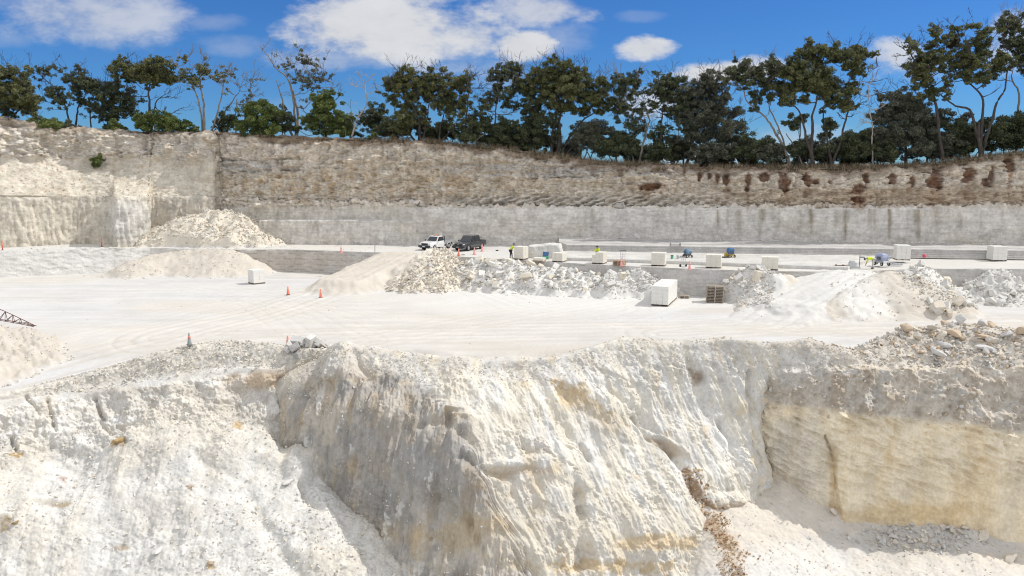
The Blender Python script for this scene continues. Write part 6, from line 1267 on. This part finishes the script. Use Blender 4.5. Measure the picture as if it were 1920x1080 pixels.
# lattice boom lying on the mound at the left edge
g0, g1 = Vector(Q(-150, 572, 62)), Vector(Q(66, 609, 61)); r = empty('lattice_boom', g0); tag(r, 'rusty steel lattice boom lying on the sandy mound at the left edge', 'boom')
d_ = (g1 - g0); NS = 16; top_, la_, lb_ = [], [], []
for k in range(NS + 1):
    t = k / NS; hgt_ = .95 * min(1, (1 - t) * 2.9) + .04; q = d_ * t + Vector((0, 0, .55 * math.sin(math.pi * t) - .1))
    top_.append(q + Vector((0, 0, hgt_ * .5))); la_.append(q + Vector((0, -.16, -hgt_ * .5))); lb_.append(q + Vector((0, .16, -hgt_ * .5)))
for L_ in (top_, la_, lb_):
    m = MB()
    for a, b in zip(L_, L_[1:]): m.cyl(a, b, .03, n=7)
    m.build('chord', M_RUST, r)
m = MB()
for k in range(NS):
    for L_ in (la_, lb_): m.cyl(L_[k], top_[k], .022, n=5); m.cyl(L_[k], top_[k + 1], .022, n=5)
    m.cyl(la_[k], lb_[k], .02, n=5)
m.build('lacing', M_RUST, r)

# ---- people
def skin(name, pts, edges, mat, parent, sub=2):
    me = bpy.data.meshes.new(name); me.from_pydata([q[:3] for q in pts], edges, []); o = link(name, me, mat, parent)
    md = o.modifiers.new('Skin', 'SKIN'); md.use_smooth_shade = True
    for i, q in enumerate(pts): o.data.skin_vertices[0].data[i].radius = (q[3], q[4] if len(q) > 4 else q[3])
    o.data.skin_vertices[0].data[0].use_root = True
    s_ = o.modifiers.new('Subdivision', 'SUBSURF'); s_.levels = s_.render_levels = sub; return o
def person(loc, rz, label, J, trouser, hat=M_HAT):
    # J: joints in the person's own frame (x right, y forward)
    r = empty('person', loc, rz); tag(r, label, 'person')
    N = ['pelvis', 'chest', 'neck', 'head', 'crown', 'shl', 'ell', 'wrl', 'hal', 'shr', 'elr', 'wrr', 'har', 'hil', 'knl', 'anl', 'tol', 'hir', 'knr', 'anr', 'tor']
    RD = dict(pelvis=.135, chest=.15, neck=.055, head=.095, crown=.07, shl=.06, ell=.042, wrl=.028, hal=.034, shr=.06, elr=.042, wrr=.028, har=.034, hil=.085, knl=.06, anl=.04, tol=.035, hir=.085, knr=.06, anr=.04, tor=.035)
    pts = [tuple(J[n]) + (RD[n],) for n in N]; ix = {n: i for i, n in enumerate(N)}
    E = [('pelvis','chest'),('chest','neck'),('neck','head'),('head','crown'),('chest','shl'),('shl','ell'),('ell','wrl'),('wrl','hal'),('chest','shr'),('shr','elr'),('elr','wrr'),('wrr','har'),('pelvis','hil'),('hil','knl'),('knl','anl'),('anl','tol'),('pelvis','hir'),('hir','knr'),('knr','anr'),('anr','tor')]
    ed = [(ix[a], ix[b]) for a, b in E]
    for s_ in ('l', 'r'):                # four fingers and a thumb on each hand
        h = Vector(J['ha' + s_]); w_ = Vector(J['wr' + s_]); f = (h - w_).normalized(); side = f.cross(Vector((0, 0, 1))).normalized()
        for k, (ln, off) in enumerate(((.075, -.03), (.085, -.01), (.08, .01), (.062, .03))):
            a = h + side * off + f * .03; b = h + side * off * 1.15 + f * (.03 + ln * .6) + Vector((0, 0, -.012)); c = b + f * ln * .35 + Vector((0, 0, -.03)); i = len(pts); pts += [tuple(a) + (.010,), tuple(b) + (.009,), tuple(c) + (.008,)]; ed += [(ix['ha' + s_], i), (i, i + 1), (i + 1, i + 2)]
        th = w_ + f * .03 + side * -.035; i = len(pts); pts += [tuple(th) + (.012,), tuple(th + f * .05 + side * -.03 + Vector((0, 0, -.01))) + (.010,)]; ed += [(ix['ha' + s_], i), (i, i + 1)]
    body = skin('body', pts, ed, M_SKIN, r)
    def sub(names, pairs, grow, nm, mat):
        q = [tuple(J[n]) + (RD[n] * grow + .012,) for n in names]; k = {n: i for i, n in enumerate(names)}; return skin(nm, q, [(k[a], k[b]) for a, b in pairs], mat, r, 1)
    J = dict(J); hm = lambda a, b, t: tuple(x + (y - x) * t for x, y in zip(J[a], J[b]))
    J['fl'], J['fr'] = hm('ell', 'wrl', .55), hm('elr', 'wrr', .55); RD['fl'] = RD['fr'] = .036; J['cl'], J['cr'] = hm('knl', 'anl', .9), hm('knr', 'anr', .9); RD['cl'] = RD['cr'] = .046; J['col'] = hm('chest', 'neck', .6); RD['col'] = .075
    sub(['pelvis', 'chest', 'col', 'shl', 'ell', 'fl', 'shr', 'elr', 'fr'], [('pelvis', 'chest'), ('chest', 'col'), ('chest', 'shl'), ('shl', 'ell'), ('ell', 'fl'), ('chest', 'shr'), ('shr', 'elr'), ('elr', 'fr')], 1.12, 'shirt', M_HIV)
    sub(['pelvis', 'hil', 'knl', 'cl', 'hir', 'knr', 'cr'], [('pelvis', 'hil'), ('hil', 'knl'), ('knl', 'cl'), ('pelvis', 'hir'), ('hir', 'knr'), ('knr', 'cr')], 1.12, 'trousers', trouser)
    for s_ in ('l', 'r'):
        a, t = Vector(J['an' + s_]), Vector(J['to' + s_]); skin('boot', [tuple(a + Vector((0, 0, .08))) + (.06,), tuple(a + Vector((0, 0, -.02))) + (.058,), tuple(t) + (.048,), tuple(t + (t - a) * .35) + (.035,)], [(0, 1), (1, 2), (2, 3)], M_HAT, r, 1)
    h, c = Vector(J['head']), Vector(J['crown']); up = (c - h).normalized(); fw = Vector(J.get('face', (0, 1, 0))).normalized(); sd_ = fw.cross(up).normalized()
    mm = MB()
    for k in (-1, 1): mm.cyl(h + fw * .088 + sd_ * .034 * k + up * .02, h + fw * .098 + sd_ * .034 * k + up * .02, .012, n=8)
    mm.build('eyes', M_HAT, body); mm = MB(); mm.cyl(h + fw * .085 + up * .015, h + fw * .122 - up * .02, .010, .016, n=8); mm.build('nose', M_SKIN, body); mm = MB().cyl(h + fw * .09 - up * .055 - sd_ * .025, h + fw * .09 - up * .055 + sd_ * .025, .007, n=6); mm.build('mouth', M_RED, body)
    mm = MB()
    for k in (-1, 1): mm.cyl(h + sd_ * .092 * k - up * .005, h + sd_ * .108 * k - up * .005, .028, .022, n=8)
    mm.build('ears', M_SKIN, body)
    hb = MB()
    a = up.orthogonal().normalized(); b = up.cross(a)
    rings = [(.185, .045), (.185, .055), (.118, .06), (.112, .12), (.08, .165), (.02, .175)]
    rv = [[hb.bm.verts.new(h + up * z + (a * math.cos(2 * math.pi * k / 16) + b * math.sin(2 * math.pi * k / 16)) * rad_) for k in range(16)] for rad_, z in rings]
    for A, B in zip(rv, rv[1:]):
        for k in range(16): hb.bm.faces.new((A[k], A[(k + 1) % 16], B[(k + 1) % 16], B[k]))
    hb.bm.faces.new(rv[-1]); hb.bm.faces.new(rv[0][::-1]); hb.build('hat', hat, r, 0, True)
    return r
LEGS = dict(hil=(-.09, 0, .92), knl=(-.12, .05, .50), anl=(-.14, -.02, .09), tol=(-.15, .14, .04), hir=(.09, 0, .92), knr=(.13, .10, .50), anr=(.15, .12, .09), tor=(.16, .28, .04))
lean = dict(pelvis=(0, 0, .98), chest=(0, .24, 1.32), neck=(0, .33, 1.47), head=(0, .40, 1.58), crown=(0, .43, 1.67), shl=(-.19, .28, 1.40), ell=(-.26, .46, 1.20), wrl=(-.20, .68, 1.28), hal=(-.18, .76, 1.29), shr=(.19, .28, 1.40), elr=(.26, .46, 1.20), wrr=(.20, .68, 1.30), har=(.18, .76, 1.31), face=(0, .8, -.5), **LEGS)
q = place(957.5, 484.5, 2.93); person(q, R(-62), 'worker in hi vis shirt and dark trousers leaning over the tall block stack', lean, M_NAVY)
stand = dict(pelvis=(0, 0, .96), chest=(0, .10, 1.28), neck=(0, .15, 1.45), head=(0, .19, 1.56), crown=(0, .20, 1.66), shl=(-.20, .10, 1.38), ell=(-.30, .16, 1.12), wrl=(-.18, .36, 1.08), hal=(-.14, .44, 1.08), shr=(.20, .10, 1.38), elr=(.30, .16, 1.12), wrr=(.18, .36, 1.08), har=(.14, .44, 1.08), face=(0, .9, -.4), **LEGS)
q = place(1121.5, 491.0, 2.9); q.z = 2.92; q.y += .9; person(q, R(165), 'worker in hi vis shirt half hidden behind the notched block stack', stand, M_NAVY)
bent = dict(pelvis=(0, 0, .92), chest=(0, .42, 1.02), neck=(0, .58, .98), head=(0, .70, .93), crown=(0, .79, .90), shl=(-.19, .48, 1.0), ell=(-.24, .54, .72), wrl=(-.16, .62, .48), hal=(-.14, .65, .40), shr=(.19, .48, 1.0), elr=(.24, .54, .72), wrr=(.16, .62, .48), har=(.14, .65, .40), face=(0, .3, -.95), hil=(-.10, -.02, .86), knl=(-.17, .06, .47), anl=(-.20, -.02, .09), tol=(-.22, .14, .04), hir=(.10, -.02, .86), knr=(.17, .06, .47), anr=(.20, -.02, .09), tor=(.22, .14, .04))
q = place(1637, 504.5, 2.9); q.z = 2.93; person(q, R(70), 'worker in hi vis shirt and pale dusty trousers bent double by the blue saw', bent, M_DUSTC).scale = (1.1, 1.1, 1.1)

# ================================================================== CAMERA, SUN, SKY
cam = bpy.data.cameras.new('camera'); co = bpy.data.objects.new('camera', cam); COL.objects.link(co)
cam.sensor_width = 36.0; cam.lens = 36.0 * F / 1920.0; cam.clip_end = 20000; cam.clip_start = .1
co.location = (0, 0, CAMZ); co.rotation_euler = (math.pi / 2 - TH, 0, 0); SC.camera = co
SUN_EL, SUN_AZ = R(48), R(9)            # above the horizon; swung from straight right towards the far side
sd = Vector((math.cos(SUN_EL) * math.cos(SUN_AZ), math.cos(SUN_EL) * math.sin(SUN_AZ), math.sin(SUN_EL)))
sl = bpy.data.lights.new('sun', 'SUN'); sl.energy = 3.3; sl.angle = R(.53); sl.color = (1.0, .972, .93)
so = bpy.data.objects.new('sun', sl); COL.objects.link(so); so.rotation_euler = (-sd).to_track_quat('-Z', 'Y').to_euler(); so.location = (60, 20, 90)
w = bpy.data.worlds.new('World'); SC.world = w; w.use_nodes = True
t = NT(w)
sky = t.n('ShaderNodeTexSky', sky_type='NISHITA', sun_disc=False, sun_elevation=SUN_EL, sun_rotation=math.pi / 2 - SUN_AZ, altitude=60.0, air_density=1.0, dust_density=.0, ozone_density=5.0)
tc = t.n('ShaderNodeTexCoord'); sx = t.n('ShaderNodeSeparateXYZ', ins={0: tc.outputs['Generated']})
ysafe = t.math('MAXIMUM', sx.outputs[1], .05)
a = t.math('DIVIDE', sx.outputs[0], ysafe); b = t.math('DIVIDE', sx.outputs[2], ysafe)
cv = t.n('ShaderNodeCombineXYZ', ins={0: a, 1: t.math('MULTIPLY', b, 1.9), 2: 0.0})
n1 = t.n('ShaderNodeTexNoise', ins={'Vector': cv.outputs[0], 'Scale': 10.0, 'Detail': 10.0, 'Roughness': .62})
n2 = t.n('ShaderNodeTexNoise', ins={'Vector': cv.outputs[0], 'Scale': 3.4, 'Detail': 2.0, 'Roughness': .5})
nn = t.math('ADD', t.math('MULTIPLY', t.math('SUBTRACT', n1.outputs[0], .5), 5.4), t.math('MULTIPLY', t.math('SUBTRACT', n2.outputs[0], .5), 2.4))
CLOUDS = [(170,30,150,46,.72,.9),(20,70,50,16,.22,1),(90,5,90,22,.4,1),(655,45,110,48,1,.6),(760,62,140,58,1,.6),(850,60,110,42,.95,.6),(975,86,58,26,1,.5),(1010,22,80,26,.8,.7),(1060,70,40,30,.35,1),(720,108,170,20,.5,.9),(880,128,70,16,.5,.9),(610,108,70,14,.35,1),(1214,92,44,17,.95,.5),
          (400,42,60,13,.22,1),(440,85,55,17,.25,1),(1350,135,80,18,1,.5),(1420,120,36,12,.7,.6),(1265,150,30,8,.4,1),(1665,112,50,30,.85,.6),(1905,75,50,55,.55,.8),(1205,195,70,26,.75,.8),(1300,285,120,26,.5,.9),(1500,275,80,36,.4,.9),(1730,130,50,18,.4,.9),(1205,30,36,8,.15,1),(930,150,60,20,.2,1),(560,230,110,30,.12,1)]
tot = None
for (px, py, rx, ry, op, soft) in CLOUDS:
    dx, dy, dz = ray(px, py); a0, b0 = float(dx / dy), float(dz / dy)
    ka, kb = 1.0 / (rx / F * 1.16), 1.0 / (ry / F * 1.16)
    ea = t.math('MULTIPLY', t.math('SUBTRACT', a, a0), ka); eb = t.math('MULTIPLY', t.math('SUBTRACT', b, b0), kb)
    r2 = t.math('ADD', t.math('MULTIPLY', ea, ea), t.math('MULTIPLY', eb, eb))
    m = t.math('ADD', t.math('SUBTRACT', 1.0, r2), nn)
    mr = t.n('ShaderNodeMapRange', interpolation_type='SMOOTHSTEP', ins={0: m, 1: -.5 * soft - .15, 2: 1.35 * soft + .15, 3: 0.0, 4: op})
    tot = mr.outputs[0] if tot is None else t.math('MAXIMUM', tot, mr.outputs[0])
# unseen bright cloud added over and behind the camera to fill the shade
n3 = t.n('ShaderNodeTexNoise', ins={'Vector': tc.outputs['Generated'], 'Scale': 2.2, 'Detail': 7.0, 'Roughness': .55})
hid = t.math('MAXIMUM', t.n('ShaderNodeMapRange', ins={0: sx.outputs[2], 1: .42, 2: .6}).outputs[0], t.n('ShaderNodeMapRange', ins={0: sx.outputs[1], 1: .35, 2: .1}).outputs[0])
fill_cloud = t.math('MULTIPLY', t.n('ShaderNodeMapRange', interpolation_type='SMOOTHSTEP', ins={0: n3.outputs[0], 1: .34, 2: .50}).outputs[0], hid)
tot = t.math('MAXIMUM', t.math('MULTIPLY', tot, t.math('GREATER_THAN', sx.outputs[1], .05)), fill_cloud)
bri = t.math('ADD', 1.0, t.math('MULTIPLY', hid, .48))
shade = t.n('ShaderNodeMapRange', ins={0: n1.outputs[0], 1: .35, 2: .7, 3: .86, 4: 1.0})
CLOUD_L = 8.2
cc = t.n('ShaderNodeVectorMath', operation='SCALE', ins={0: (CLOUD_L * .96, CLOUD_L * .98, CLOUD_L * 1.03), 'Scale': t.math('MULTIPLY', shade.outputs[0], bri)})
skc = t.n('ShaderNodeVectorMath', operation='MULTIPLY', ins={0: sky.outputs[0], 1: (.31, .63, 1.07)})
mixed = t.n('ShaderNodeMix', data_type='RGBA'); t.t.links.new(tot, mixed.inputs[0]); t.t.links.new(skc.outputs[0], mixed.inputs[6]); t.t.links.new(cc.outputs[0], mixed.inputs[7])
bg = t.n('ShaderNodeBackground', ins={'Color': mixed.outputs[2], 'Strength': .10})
ow = t.n('ShaderNodeOutputWorld'); t.t.links.new(bg.outputs[0], ow.inputs[0])
SC.view_settings.view_transform = 'Standard'; SC.view_settings.look = 'None'; SC.view_settings.exposure = -0.11; SC.view_settings.gamma = 1.0
SC.cycles.filter_width = 1.1
SC.cycles.max_bounces = 8; SC.cycles.diffuse_bounces = 5; SC.cycles.transparent_max_bounces = 4
